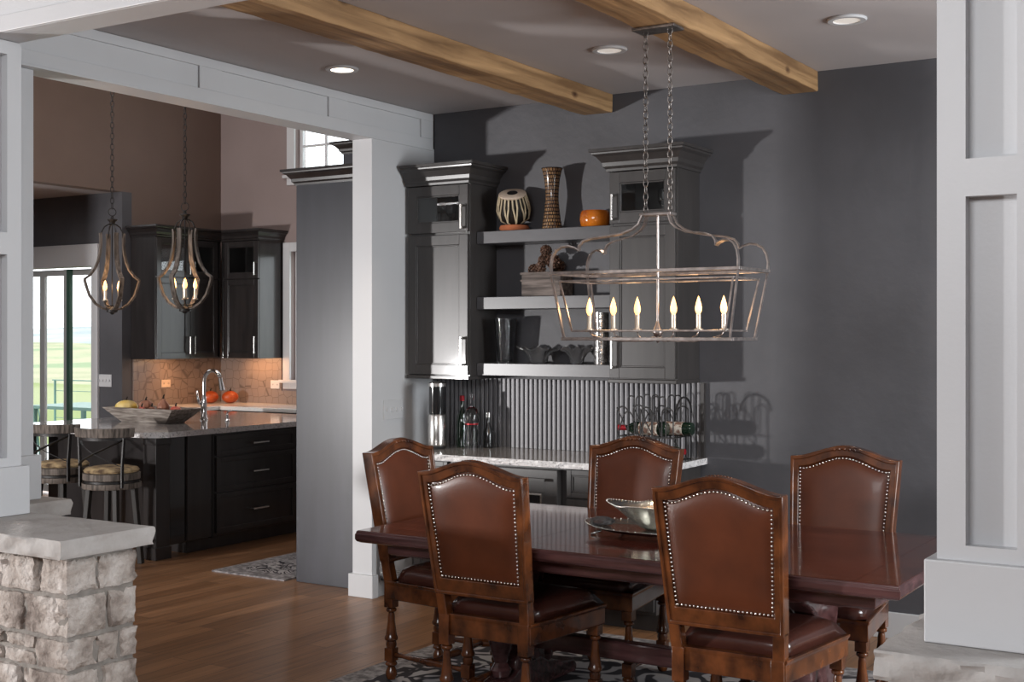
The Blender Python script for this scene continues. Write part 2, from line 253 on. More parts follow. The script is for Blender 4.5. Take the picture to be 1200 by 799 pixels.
# ------------------------------------------------------------------ mesh helpers
class MB:
    def __init__(s): s.bm = bmesh.new()
    def box(s, x0, x1, y0, y1, z0, z1, M4=None):
        vs = [s.bm.verts.new((x, y, z)) for x in (x0, x1) for y in (y0, y1) for z in (z0, z1)]
        for f in ((0,1,3,2),(4,6,7,5),(0,4,5,1),(2,3,7,6),(0,2,6,4),(1,5,7,3)): s.bm.faces.new([vs[i] for i in f])
        if M4:
            for v in vs: v.co = M4 @ v.co
        return s
    def bar(s, a, b, wx, wz, up=(0, 0, 1)):      # rectangular bar from a to b
        a = Vector(a); b = Vector(b); d = (b-a); l = d.length; d.normalize(); up = Vector(up)
        if abs(d.dot(up)) > .98: up = Vector((1, 0, 0))
        sx = d.cross(up).normalized(); sz = sx.cross(d).normalized()
        M4 = Matrix((sx, d, sz)).transposed().to_4x4(); M4.translation = a
        return s.box(-wx/2, wx/2, 0, l, -wz/2, wz/2, M4)
    def lathe(s, prof, c=(0, 0, 0), n=20, sx=1, sy=1, axis=None):
        rings = []
        for r, z in prof:
            if r <= 1e-6: rings.append([s.bm.verts.new((0, 0, z))])
            else: rings.append([s.bm.verts.new((r*sx*math.cos(2*PI*i/n), r*sy*math.sin(2*PI*i/n), z)) for i in range(n)])
        for A, B in zip(rings, rings[1:]):
            for i in range(n):
                j = (i+1) % n
                if len(A) == 1 and len(B) == 1: continue
                if len(A) == 1: f = (A[0], B[i], B[j])
                elif len(B) == 1: f = (A[i], B[0], A[j])
                else: f = (A[i], B[i], B[j], A[j])
                try: s.bm.faces.new(f)
                except ValueError: pass
        for R, fl in ((rings[0], 1), (rings[-1], 0)):
            if len(R) > 2 and prof[0] != prof[-1]: s.bm.faces.new(R[::-1] if fl else R)
        M4 = Matrix.Translation(c)
        if axis is not None: M4 = M4 @ Vector(axis).to_track_quat('Z', 'Y').to_matrix().to_4x4()
        for R in rings:
            for v in R: v.co = M4 @ v.co
        return s
    def cyl(s, a, b, r, n=12, r2=None):
        a = Vector(a); b = Vector(b); r2 = r if r2 is None else r2
        return s.lathe([(r, 0), (r2, (b-a).length)], a, n, axis=(b-a))
    def sph(s, c, r, n=10, sz=1.0):
        k = max(4, n//2)
        return s.lathe([(r*math.sin(PI*i/k), -r*sz*math.cos(PI*i/k)) for i in range(k+1)], c, n)
    def tube(s, pts, r, n=8, closed=False, w=None, h=None, up=(0, 0, 1)):
        pts = [Vector(p) for p in pts]; m = len(pts); rings = []; prev = None
        rr = r if isinstance(r, (list, tuple)) else [r]*m
        for i, p in enumerate(pts):
            if closed: d = pts[(i+1) % m]-pts[i-1]
            else: d = pts[min(i+1, m-1)]-pts[max(i-1, 0)]
            if d.length < 1e-9: d = Vector((0, 0, 1))
            d.normalize()
            if prev is None:
                u = Vector(up)
                if abs(d.dot(u)) > .95: u = Vector((1, 0, 0)) if abs(d.x) < .9 else Vector((0, 1, 0))
            else: u = prev
            u = (u - d*u.dot(d)).normalized(); prev = u; v = d.cross(u)
            if w: q = [(w/2, h/2), (-w/2, h/2), (-w/2, -h/2), (w/2, -h/2)]; rings.append([s.bm.verts.new(p+v*a+u*b) for a, b in q])
            else: rings.append([s.bm.verts.new(p+(u*math.cos(2*PI*k/n)+v*math.sin(2*PI*k/n))*rr[i]) for k in range(n)])
        nn = len(rings[0]); pr = list(zip(rings, rings[1:]))
        if closed: pr.append((rings[-1], rings[0]))
        for A, B in pr:
            for k in range(nn): s.bm.faces.new((A[k], A[(k+1) % nn], B[(k+1) % nn], B[k]))
        if not closed: s.bm.faces.new(rings[0][::-1]); s.bm.faces.new(rings[-1])
        return s
    def prism(s, poly, y0, y1, f=None):          # polygon in (x,z), extruded along y; f maps a Vector
        A = [s.bm.verts.new((x, y0, z)) for x, z in poly]; B = [s.bm.verts.new((x, y1, z)) for x, z in poly]
        n = len(poly)
        for i in range(n): s.bm.faces.new((A[i], A[(i+1) % n], B[(i+1) % n], B[i]))
        s.bm.faces.new(A[::-1]); s.bm.faces.new(B)
        if f:
            for v in A+B: v.co = f(v.co)
        return s
    def rings(s, loops, cap=True):               # list of vertex loops (same length) joined
        R = [[s.bm.verts.new(p) for p in lp] for lp in loops]; n = len(R[0])
        for A, B in zip(R, R[1:]):
            for k in range(n): s.bm.faces.new((A[k], A[(k+1) % n], B[(k+1) % n], B[k]))
        if cap: s.bm.faces.new(R[0][::-1]); s.bm.faces.new(R[-1])
        return s
    def ringframe(s, outer, inner, f0, f1):      # frame between two outlines; f0,f1 map (x,z)->Vector
        n = len(outer)
        O0 = [s.bm.verts.new(f0(*p)) for p in outer]; I0 = [s.bm.verts.new(f0(*p)) for p in inner]
        O1 = [s.bm.verts.new(f1(*p)) for p in outer]; I1 = [s.bm.verts.new(f1(*p)) for p in inner]
        for k in range(n):
            j = (k+1) % n
            for q in ((O0[k], O0[j], I0[j], I0[k]), (O1[j], O1[k], I1[k], I1[j]), (O0[j], O0[k], O1[k], O1[j]), (I0[k], I0[j], I1[j], I1[k])): s.bm.faces.new(q)
        return s
    def build(s, name, m, parent=None, loc=None, rz=0, smooth=False, bevel=0, sub=0, seg=2):
        bmesh.ops.recalc_face_normals(s.bm, faces=s.bm.faces[:])
        me = bpy.data.meshes.new(name); s.bm.to_mesh(me); s.bm.free()
        me.materials.append(M[m] if isinstance(m, str) else m)
        if smooth:
            me.polygons.foreach_set('use_smooth', [True]*len(me.polygons))
            if smooth != 'all':
                me.set_sharp_from_angle(angle=math.radians(40))
        o = bpy.data.objects.new(name, me); COL.objects.link(o)
        if loc is not None: o.location = loc
        o.rotation_euler.z = rz
        if parent: o.parent = parent
        if bevel:
            bv = o.modifiers.new('bevel', 'BEVEL'); bv.width = bevel; bv.segments = seg; bv.limit_method = 'ANGLE'; bv.angle_limit = math.radians(35)
        if sub:
            sb = o.modifiers.new('sub', 'SUBSURF'); sb.levels = sub; sb.render_levels = sub
        return o
def tag(o, label=None, cat=None, group=None, kind=None):
    if label: o['label'] = label
    if cat: o['category'] = cat
    if group: o['group'] = group
    if kind: o['kind'] = kind
    return o
def thing(name, label, cat, loc=(0, 0, 0), rz=0, group=None):
    o = bpy.data.objects.new(name, None); COL.objects.link(o); o.location = loc; o.rotation_euler.z = rz
    o.empty_display_size = .1
    return tag(o, label, cat, group)
def dup(src, loc, rz, label, group=None, parent=None):
    r = src.copy(); COL.objects.link(r)
    if parent is None: r.location = loc; r.rotation_euler.z = rz; r['label'] = label
    else: r.parent = parent
    for ch in [c for c in bpy.data.objects if c.parent == src]: dup(ch, None, None, None, None, r)
    return r
def rect(x0, x1, y0, y1, z): return [(x0, y0, z), (x1, y0, z), (x1, y1, z), (x0, y1, z)]

# ================================================================== STRUCTURE
def struct(name, m, *boxes, bevel=0):
    b = MB()
    for bx in boxes: b.box(*bx)
    return tag(b.build(name, m, bevel=bevel), kind='structure')
CZ = 3.04
YW = 6.8
struct('floor', 'floor', (-13.2, 3.2, -3.2, 10.0, -.12, 0))
struct('ceiling', 'ceiling', (-4.94, 3.2, 3.42, YW, CZ, CZ+.1))
struct('ceiling_hall', 'hall', (-9.9, 3.2, -3.2, 3.26, 3.5, 3.6))
struct('ceiling_kitchen', 'taupe', (-9.95, -4.86, 3.26, 9.95, 4.6, 4.7))
struct('wall_back', 'wall', (-4.86, 3.2, YW, YW+.15, 0, CZ+.1))
struct('wall_right', 'hall', (2.6, 2.75, -3.2, YW, 0, 3.6))
struct('wall_front', 'hall', (-9.9, 3.2, -3.2, -3.05, 0, 3.6))
struct('wall_hall_left', 'hall', (-9.95, -9.8, -3.2, 3.9, 0, 4.6))
struct('wall_above_opening', 'taupe', (-9.8, 3.2, 3.27, 3.40, 3.46, 4.6))
struct('wall_partition', 'white', (-5.01, -4.86, 6.15, 9.80, 0, 2.81))
struct('wall_above_header', 'taupe', (-5.00, -4.90, 3.42, 9.8, 3.06, 4.6))
struct('wall_above_header_rear', 'taupe', (-5.00, -4.87, 6.8, 9.8, 2.82, 3.05))
# kitchen walls: west wall is a bulkhead above z 2.99 over the nook opening
struct('wall_kitchen_left', 'brownwall', (-9.91, -9.76, 3.9, 8.48, 2.99, 4.6), (-9.91, -9.76, 8.60, 9.8, 0, 4.6), (-9.91, -9.76, 8.48, 8.60, 2.99, 4.6))
# north kitchen wall with two window holes
wx0, wx1 = -8.78, -7.7      # lower window
hx0, hx1 = -8.72, -7.35     # high window
struct('wall_kitchen_back', 'taupe', (-9.91, wx0, 9.8, 9.95, 0, 4.6), (wx0, wx1, 9.8, 9.95, 0, 1.15), (wx0, wx1, 9.8, 9.95, 2.45, 3.22),
       (wx1, -4.87, 9.8, 9.95, 0, 3.22), (wx0, hx1, 9.8, 9.95, 4.1, 4.6), (hx1, -4.87, 9.8, 9.95, 3.22, 4.6), (wx0, hx0, 9.8, 9.95, 3.22, 4.1))
# nook
struct('wall_nook', 'wall', (-13.0, -11.75, 8.48, 8.60, 0, 2.99), (-11.75, -10.17, 8.48, 8.60, 2.28, 2.99), (-10.17, -9.76, 8.48, 8.60, 0, 2.99))
struct('ceiling_nook', 'ceiling', (-13.2, -9.91, 3.7, 8.6, 2.99, 3.09))
struct('wall_nook_left', 'wall', (-13.2, -13.0, 3.7, 8.6, 0, 2.99))
struct('wall_nook_front', 'wall', (-13.0, -9.95, 3.7, 3.9, 0, 2.99))
# baseboards
struct('baseboard_partition', 'white', (-5.03, -4.84, 6.13, 6.19, 0, .14), bevel=.004)
struct('baseboard_back', 'white', (-2.95, 2.6, YW-.018, YW, 0, .14), bevel=.004)
# windows
def window(name, x0, x1, z0, z1, y, cas, nx, nz, sash=.04):
    fr = MB()
    fr.box(x0-cas, x0, y-.025, y, z0-cas, z1+cas).box(x1, x1+cas, y-.025, y, z0-cas, z1+cas).box(x0, x1, y-.025, y, z1, z1+cas).box(x0, x1, y-.025, y, z0-cas, z0)
    fr.box(x0-cas-.03, x1+cas+.03, y-.06, y-.025, z0-.03, z0)
    r = tag(fr.build(name, 'white', bevel=.003), kind='structure')
    s = MB(); yy = y+.06
    s.box(x0, x0+sash, yy, yy+.03, z0, z1).box(x1-sash, x1, yy, yy+.03, z0, z1).box(x0+sash, x1-sash, yy, yy+.03, z0, z0+sash).box(x0+sash, x1-sash, yy, yy+.03, z1-sash, z1)
    for i in range(1, nx): xx = x0+(x1-x0)*i/nx; s.box(xx-.012, xx+.012, yy+.002, yy+.028, z0+sash, z1-sash)
    for i in range(1, nz): zz = z0+(z1-z0)*i/nz; s.box(x0+sash, x1-sash, yy+.004, yy+.026, zz-.012, zz+.012)
    s.build('window_sash', 'white', r)
    MB().box(x0+sash, x1-sash, yy+.012, yy+.018, z0+sash, z1-sash).build('window_pane', 'pane', r)
    return r
window('window_1', wx0, wx1, 1.15, 2.45, 9.8, .09, 1, 1)
window('window_2', hx0, hx1, 3.22, 4.1, 9.8, .10, 4, 3)
# sliding glass door
d = MB(); d.box(-10.17, -10.08, 8.45, 8.48, 0, 2.50).box(-11.84, -11.75, 8.45, 8.48, 0, 2.50).box(-11.75, -10.17, 8.45, 8.48, 2.28, 2.50)
door = tag(d.build('door_1', 'white', bevel=.004), kind='structure')
for a, b_, yy in ((-11.75, -10.98, 8.52), (-10.98, -10.17, 8.50)):
    s = MB(); s.box(a, a+.05, yy, yy+.03, .02, 2.26).box(b_-.05, b_, yy, yy+.03, .02, 2.26).box(a+.05, b_-.05, yy, yy+.03, 2.20, 2.26).box(a+.05, b_-.05, yy, yy+.03, .02, .09)
    s.build('door_sash', 'vinyl', door)
    MB().box(a+.05, b_-.05, yy+.012, yy+.018, .09, 2.20).build('door_pane', 'pane', door)
MB().box(-10.60, -10.545, 8.47, 8.50, .02, 2.26).build('screen_stile', 'vinyl', door)
MB().box(-10.545, -10.50, 8.46, 8.50, .02, 2.26).build('screen_edge', 'green_metal', door)

# ------------------------------------------------------------------ outside land
def land(name, m, x0, x1, y0, y1, z, amp, nx, ny, label, cat, sc=.01, rise=0):
    b = MB(); G = []
    for i in range(nx+1):
        G.append([])
        for j in range(ny+1):
            x = x0+(x1-x0)*i/nx; y = y0+(y1-y0)*j/ny
            G[i].append(b.bm.verts.new((x, y, z+rise*j/ny+amp*noise.noise(Vector((x*sc, y*sc, 3.3)))*(1 if 0 < j else 0))))
    for i in range(nx):
        for j in range(ny): b.bm.faces.new((G[i][j], G[i+1][j], G[i+1][j+1], G[i][j+1]))
    bot = [b.bm.verts.new((x, y, z-abs(amp)-2)) for x, y in ((x0, y0), (x1, y0), (x1, y1), (x0, y1))]
    b.bm.faces.new(bot)
    return tag(b.build(name, m, smooth='all'), kind='structure')
land('ground_lawn', 'grass', -160, 60, 16, 75, -2.6, .3, 20, 10, '', '')
land('ground_field', 'dryland', -500, 100, 75, 330, -2.9, 1.2, 40, 20, '', '', .02, 1.2)
land('hills', 'hill', -1600, 300, 330, 1500, -3, 16, 50, 30, '', '', .006, 4)
struct('deck_floor', 'deck', (-16, -8.6, 8.62, 12.6, -.14, -.02))

# ------------------------------------------------------------------ ceiling beams
def beam(x0, x1, y0, y1, z0, z1, label, seed):
    random.seed(seed); b = MB(); n = 40; lps = []
    for i in range(n+1):
        y = y0+(y1-y0)*i/n; j = lambda: random.uniform(-.003, .003)
        lps.append([(x0+j(), y, z0+j()), (x1+j(), y, z0+j()), (x1+j(), y, z1), (x0+j(), y, z1)])
    b.rings(lps)
    c = ((x0+x1)/2, (y0+y1)/2, z0)
    for v in b.bm.verts: v.co -= Vector(c)
    return tag(b.build('ceiling_beam', 'beam', loc=c, bevel=.006), label, 'beam', 'wooden ceiling beams')
beam(-3.745, -3.547, 3.43, 6.795, 2.93, CZ, 'rustic golden brown wooden ceiling beam on the left, ending above the drum shelf', 1)
beam(-2.49, -2.29, 3.43, 6.795, 2.93, CZ, 'rustic golden brown wooden ceiling beam the lantern chandelier hangs from', 2)

# ------------------------------------------------------------------ white headers
def header_y():
    b = MB(); x = -4.86
    b.box(-5.01, x-.014, 3.43, 6.79, 2.81, CZ-.001)
    b.box(x-.014, x, 3.43, 6.79, 2.81, 2.875).box(x-.014, x, 3.43, 6.79, 2.99, CZ-.002)
    for y0, y1 in ((3.43, 3.52), (4.73, 4.89), (5.75, 5.92), (6.66, 6.79)): b.box(x-.014, x, y0, y1, 2.875, 2.99)
    # fillet bead under the flat band
    b.box(-5.02, x+.008, 3.43, 6.79, 2.80, 2.812)
    return tag(b.build('header_beam', 'white', bevel=.002), 'white panelled header beam running from the left pillar back to the slim column', 'header beam')
header_y()
def header_x():
    b = MB(); y = 3.24
    b.box(-9.79, 2.59, y+.015, 3.41, 2.81, 3.49)
    b.box(-9.79, 2.59, y, y+.014, 2.81, 2.875).box(-9.79, 2.59, y, y+.014, 3.40, 3.49)
    for xx in (-9.7, -7.5, -5.3, -3.9, -2.5, -1.1, .4): b.box(xx, xx+.12, y, y+.014, 2.875, 3.40)
    return tag(b.build('header_beam', 'white', bevel=.002), 'broad white header beam crossing the top left corner above the pillars', 'header beam')
header_x()

# ------------------------------------------------------------------ pillars
PB = .862
def pillar(x0, y0, ztop, label):
    W = .25; t = thing('panelled_pillar', label, 'pillar', (x0+W/2, y0+W/2, PB))
    h = W/2; r = .038; b = MB(); zt = ztop-PB; st = .067
    b.box(-h+r, h-r, -h+r, h-r, .19, zt)
    for sx in (-1, 1):
        for sy in (-1, 1):
            xa, xb = sorted((sx*h, sx*(h-st))); ya, yb = sorted((sy*h, sy*(h-st))); b.box(xa, xb, ya, yb, .19, zt)
    for z0, z1 in ((.19, 1.098-PB), (1.932-PB, 2.022-PB), (zt-.055, zt)):
        b.box(-h+st, h-st, -h, h, z0, z1); b.box(-h, -h+st-.03, -h+st, h-st, z0, z1); b.box(h-st+.03, h, -h+st, h-st, z0, z1)
    b.build('shaft', 'white', t)
    MB().box(-h-.025, h+.025, -h-.025, h+.025, 0, .20).build('plinth', 'plinth', t, bevel=.004)
    return t
pillar(-.772, 3.165, 2.808, 'white panelled pillar on the right, standing on the limestone cap beside the table')
pillar(-4.79, 3.165, 2.808, 'white panelled pillar at the far left edge, nearer of the two on the left')
pillar(-5.15, 3.50, 2.798, 'white panelled pillar just behind the front left one, next to the bar stools')

# ------------------------------------------------------------------ stone piers
def rough(bm, verts, amp, sc, seed):
    for v in verts:
        p = v.co*sc+Vector((seed, seed*2.3, 0))
        v.co += Vector((noise.noise(p), noise.noise(p+Vector((31, 0, 0))), noise.noise(p+Vector((0, 47, 0)))))*amp
def stone_block(b, x0, x1, y0, y1, z0, z1, rnd):
    bm = b.bm; cell = .022
    nx = max(2, int((x1-x0)/cell)); ny = max(2, int((y1-y0)/cell)); nz = max(2, int((z1-z0)/cell)); V = {}
    def g(i, j, k):
        if (i, j, k) not in V:
            u, v, w_ = i/nx*2-1, j/ny*2-1, k/nz*2-1
            # round the block edges
            ax, ay, az = abs(u)**8, abs(v)**8, abs(w_)**8
            c = .006; s = lambda q, o1, o2: q-math.copysign(min(1, (o1+o2))*c, q) if abs(q) > 0 else q
            X = (x0+x1)/2+u*((x1-x0)/2-min(1, ay+az)*c*abs(u)); Y = (y0+y1)/2+v*((y1-y0)/2-min(1, ax+az)*c*abs(v)); Z = (z0+z1)/2+w_*((z1-z0)/2-min(1, ax+ay)*c*abs(w_))
            p = Vector((X, Y, Z)); q = p*16+Vector((rnd, rnd, 0)); q2 = p*45
            p += Vector((noise.noise(q), noise.noise(q+Vector((9, 9, 9))), noise.noise(q+Vector((5, 19, 9)))*.6))*.011
            p += Vector((noise.noise(q2), noise.noise(q2+Vector((9, 9, 9))), 0))*.016
            V[(i, j, k)] = bm.verts.new(p)
        return V[(i, j, k)]
    for i in range(nx):
        for j in range(ny):
            for k in (0, nz): bm.faces.new((g(i, j, k), g(i+1, j, k), g(i+1, j+1, k), g(i, j+1, k)))
    for i in range(nx):
        for k in range(nz):
            for j in (0, ny): bm.faces.new((g(i, j, k), g(i+1, j, k), g(i+1, j, k+1), g(i, j, k+1)))
    for j in range(ny):
        for k in range(nz):
            for i in (0, nx): bm.faces.new((g(i, j, k), g(i, j+1, k), g(i, j+1, k+1), g(i, j, k+1)))
def pier(x0, x1, y0, y1, label, capx, seed, corner='right'):
    # masonry x0..x1,y0..y1 ; exposed -Y face and one end
    rnd = random.Random(seed); t = thing('stone_pier', label, 'stone pier', ((x0+x1)/2, (y0+y1)/2, 0))
    ox, oy = (x0+x1)/2, (y0+y1)/2
    b = MB(); b.box(x0+.02-ox, x1-.012-ox, y0+.012-oy, y1-.012-oy, 0, .79); b.build('mortar_core', 'mortar', t)
    b = MB(); z = .0; row = 0; hs = [.15, .11, .16, .12, .145, .125]; rnd.shuffle(hs); tot = sum(hs); hs = [h*.788/tot for h in hs]
    for h in hs:
        z1 = z+h-.008
        # front face, from the exposed corner
        if corner == 'right':
            cw = rnd.uniform(.14, .26); cd_ = rnd.uniform(.10, .2)
            stone_block(b, x1-cw-ox, x1-ox, y0-oy, y0+cd_-oy, z, z1, rnd.uniform(0, 50))
            x = x1-cw-.008
            while x > x0+.03:
                wd = rnd.uniform(.10, .30); 
                if x-wd < x0+.06: wd = x-x0
                o = rnd.uniform(-.018, -.003); zz = z
                if rnd.random() < .22 and wd < .22:
                    stone_block(b, x-wd-ox, x-ox, y0+o-oy, y0+.09-oy, z, z+h*.45, rnd.uniform(0, 50)); zz = z+h*.45+.01
                stone_block(b, x-wd-ox, x-ox, y0+o-oy, y0+.1-oy, zz, z1, rnd.uniform(0, 50)); x -= wd+.008
            y = y0+cd_+.008
            while y < y1-.03:
                wd = rnd.uniform(.09, .22)
                if y+wd > y1-.05: wd = y1-y
                stone_block(b, x1-.09-ox, x1+rnd.uniform(-.002, .012)-ox, y-oy, y+wd-oy, z, z1, rnd.uniform(0, 50)); y += wd+.008
        else:
            cw = rnd.uniform(.14, .26)
            stone_block(b, x0-ox, x0+cw-ox, y0-oy, y1-oy, z, z1, rnd.uniform(0, 50))
            x = x0+cw+.012
            while x < x1-.03:
                wd = rnd.uniform(.10, .30)
                if x+wd > x1-.06: wd = x1-x
                stone_block(b, x-ox, x+wd-ox, y0-oy, y0+.1-oy, z, z1, rnd.uniform(0, 50)); x += wd+.008
        z += h
    b.build('masonry', 'stone', t, smooth=True)
    cx0, cx1, cy0, cy1 = capx
    b = MB(); bm = b.bm; n = int((cx1-cx0)/.025); m_ = int((cy1-cy0)/.025)
    loop = [(cx0+(cx1-cx0)*i/n, cy0, 0, -1) for i in range(n)]+[(cx1, cy0+(cy1-cy0)*i/m_, 1, 0) for i in range(m_)]+[(cx1-(cx1-cx0)*i/n, cy1, 0, 1) for i in range(n)]+[(cx0, cy1-(cy1-cy0)*i/m_, -1, 0) for i in range(m_)]
    lps = []
    for k, zz in enumerate((.792, .803, .815, .828, .842, .855, .861)):
        lp = []
        for x, y, nx, ny in loop:
            q = Vector((x*14, y*14, zz*22)); dd = (noise.noise(q)*.020+noise.noise(q*3)*.010)*(.25 if (nx and corner == 'right') else 1) if (0 < k < 6) else (noise.noise(q)*.008-.004)
            lp.append((x+nx*dd-ox, y+ny*dd-oy, zz))
        lps.append(lp)
    b.rings(lps); b.build('cap_slab', 'cap', t, smooth=True)
    return t
pier(-6.3, -3.85, 3.09, 3.42, 'rough stone half wall with limestone cap in the lower left corner', (-6.4, -3.81, 3.03, 3.468), 5)
pier(-6.3, -4.82, 3.55, 3.80, 'low stone pier behind the left half wall, under the second pillar', (-6.4, -4.76, 3.515, 3.85), 8)
pier(-.83, .8, 3.07, 3.44, 'stone pier with chiselled limestone cap in the lower right corner', (-.878, .9, 3.0, 3.50), 11, 'left')

# ================================================================== CABINET HELPERS
def crown(b, x0, x1, y0, y1, z0, h, p, left=True, right=True):
    prof = [(0, 0), (.12, .0), (.14, .12), (.30, .22), (.34, .40), (.62, .66), (.86, .76), (.88, .84), (1.0, .86), (1.0, 1.0)]
    lps = []
    for u, v in prof:
        e = u*p; lps.append(rect(x0-(e if left else 0), x1+(e if right else 0), y0-e, y1, z0+v*h))
    b.rings(lps)
def shaker(name, x0, x1, z0, z1, m, parent, y=0, st=.055, glass=None, t=.02, pn='door_panel'):
    b = MB()
    b.box(x0, x0+st, y-t, y, z0, z1).box(x1-st, x1, y-t, y, z0, z1).box(x0+st, x1-st, y-t, y, z0, z0+st).box(x0+st, x1-st, y-t, y, z1-st, z1)
    # inner bead
    q = .009
    b.box(x0+st, x0+st+q, y-t*.75, y, z0+st, z1-st).box(x1-st-q, x1-st, y-t*.75, y, z0+st, z1-st).box(x0+st+q, x1-st-q, y-t*.75, y, z0+st, z0+st+q).box(x0+st+q, x1-st-q, y-t*.75, y, z1-st-q, z1-st)
    o = b.build(name, m, parent, bevel=.002)
    if glass: MB().box(x0+st+q, x1-st-q, y-.010, y-.006, z0+st+q, z1-st-q).build('glass_pane', 'pane', o)
    else: MB().box(x0+st+q, x1-st-q, y-.009, y-.001, z0+st+q, z1-st-q).build(pn, m, o)
    return o
def pull(p, x, z0, z1, y, vertical=True, m='steel'):
    b = MB()
    if vertical:
        b.bar((x, y-.032, z0), (x, y-.032, z1), .011, .011, (1, 0, 0))
        for z in (z0+.008, z1-.008): b.cyl((x, y, z), (x, y-.03, z), .008, 10)
    else:
        b.bar((z0, y-.032, x), (z1, y-.032, x), .011, .011)
        for z in (z0+.008, z1-.008): b.cyl((z, y, x), (z, y-.03, x), .008, 10)
    return b.build('handle', m, p, bevel=.001)
def carcass(t, w_, d, h, m, div=(), th=.018):
    b = MB(); b.box(0, th, 0, d, 0, h).box(w_-th, w_, 0, d, 0, h).box(th, w_-th, 0, d, 0, th).box(th, w_-th, 0, d, h-th, h).box(th, w_-th, d-th, d, th, h-th)
    for z in div: b.box(th, w_-th, .002, d-th, z-th/2, z+th/2)
    return b.build('cabinet_body', m, t, bevel=.0015)

# ------------------------------------------------------------------ buffet uppers
def upper(x0, w_, label, handle_side, left=True):
    t = thing('wall_cabinet', label, 'cabinet', (x0, 6.50, 1.352), group='tall wall cabinets of the buffet')
    h = 1.21; carcass(t, w_, .298, h, 'charcab', (.876,))
    b = MB(); crown(b, 0, w_, -.022, .298, h-.03, .125, .085, left, True); b.build('crown_moulding', 'charcab', t, bevel=.001)
    MB().box(-.004, w_+.004, -.024, .298, -.022, 0).build('light_rail', 'charcab', t, bevel=.003)
    lo = shaker('door', .006, w_-.006, .006, .868, 'charcab', t, 0, .062)
    hi = shaker('door', .006, w_-.006, .884, h-.034, 'charcab', t, 0, .062, glass=True)
    hx = w_-.035 if handle_side == 'r' else .035
    pull(lo, hx, .06, .24, -.02); pull(hi, hx, .90, 1.05, -.02)
    return t
upper(-4.84, .465, 'charcoal wall cabinet on the left, beside the white column', 'r', left=False)
upper(-3.41, .42, 'charcoal wall cabinet on the right, behind the lantern chandelier', 'l')
# stemware behind the small glass doors
def stemware(x, y, z, label):
    b = MB(); b.lathe([(0.03, 0), (.03, .003), (.004, .008), (.004, .075), (.012, .085), (.034, .12), (.036, .155), (.030, .19), (.029, .19), (.035, .155), (.033, .122), (.0, .09)], (0, 0, 0), 18)
    return tag(b.build('wine_glass', 'cleargl', loc=(x, y, z), smooth=True), label, 'glass', 'wine glasses in the buffet cabinets')
stemware(-4.60, 6.62, 2.242, 'wine glass behind the small glass door of the left buffet cabinet')
stemware(-3.13, 6.62, 2.242, 'taller wine glass behind the small glass door of the right buffet cabinet')
b = MB(); b.lathe([(.0, 0), (.045, 0), (.05, .02), (.05, .10), (.045, .13), (.02, .15), (.02, .17), (.022, .17), (.0, .17)], (0, 0, 0), 20)
tag(b.build('glass_jar', 'cleargl', loc=(-4.68, 6.65, 2.242), smooth=True), 'squat glass jar beside the wine glass in the left buffet cabinet', 'jar')
# shelves
def shelf(z0, z1, label):
    b = MB(); b.box(-4.372, -3.414, 6.57, 6.797, z0, z1)
    for v in b.bm.verts: v.co -= Vector((-3.893, 6.68, z0))
    return tag(b.build('floating_shelf', 'shelfm', loc=(-3.893, 6.68, z0), bevel=.003), label, 'shelf', 'thick floating shelves')
shelf(2.163, 2.238, 'thick grey floating shelf at the top, holding the drum and patterned vase')
shelf(1.760, 1.836, 'thick grey floating shelf in the middle, holding the box of pinecones')
shelf(1.354, 1.430, 'thick grey floating shelf at the bottom, holding the glassware')

# ------------------------------------------------------------------ buffet base, counter, splash
def buffet():
    t = thing('buffet_cabinet', 'charcoal base cabinet run under the granite buffet counter', 'cabinet', (-4.84, 6.21, 0))
    W = 1.86
    b = MB(); b.box(0, W, .0, .585, .10, .864); b.box(.0, W, .06, .58, 0, .10); b.build('cabinet_body', 'charcab', t, bevel=.002)
    for a, c in ((.0, .52), (1.31, 1.86)):
        dr = shaker('drawer', a+.008, c-.008, .70, .855, 'charcab', t, 0, .03, pn='drawer_panel'); pull(dr, .78, (a+c)/2-.07, (a+c)/2+.07, -.02, False)
        m_ = (a+c)/2
        dl = shaker('door', a+.008, m_-.003, .12, .69, 'charcab', t, 0, .05); pull(dl, m_-.03, .50, .64, -.02)
        dr = shaker('door', m_+.003, c-.008, .12, .69, 'charcab', t, 0, .05); pull(dr, m_+.03, .50, .64, -.02)
    return t
buffet()
def cooler():
    t = thing('beverage_cooler', 'dark undercounter cooler with glass window below the buffet counter', 'cooler', (-4.30, 6.205, .105))
    w_ = .74
    b = MB(); b.box(0, w_, -.045, 0, 0, .745); 
    b = MB(); b.ringframe([(0, 0), (w_, 0), (w_, .745), (0, .745)], [(.075, .09), (w_-.1, .09), (w_-.1, .61), (.075, .61)], lambda x, z: Vector((x, -.05, z)), lambda x, z: Vector((x, -.002, z)))
    dr = b.build('door', 'charcab', t, bevel=.003)
    MB().box(.075, w_-.1, -.03, -.006, .09, .61).build('window_glass', 'black', dr)
    b = MB(); b.ringframe([(.075, .09), (w_-.1, .09), (w_-.1, .61), (.075, .61)], [(.085, .1), (w_-.11, .1), (w_-.11, .6), (.085, .6)], lambda x, z: Vector((x, -.053, z)), lambda x, z: Vector((x, -.03, z)))
    b.build('window_trim', 'steel', dr)
    b = MB(); b.bar((.06, -.085, .69), (w_-.06, -.085, .69), .016, .016); b.cyl((.1, -.05, .69), (.1, -.085, .69), .007); b.cyl((w_-.1, -.05, .69), (w_-.1, -.085, .69), .007)
    b.build('handle', 'charcab', dr)
cooler()
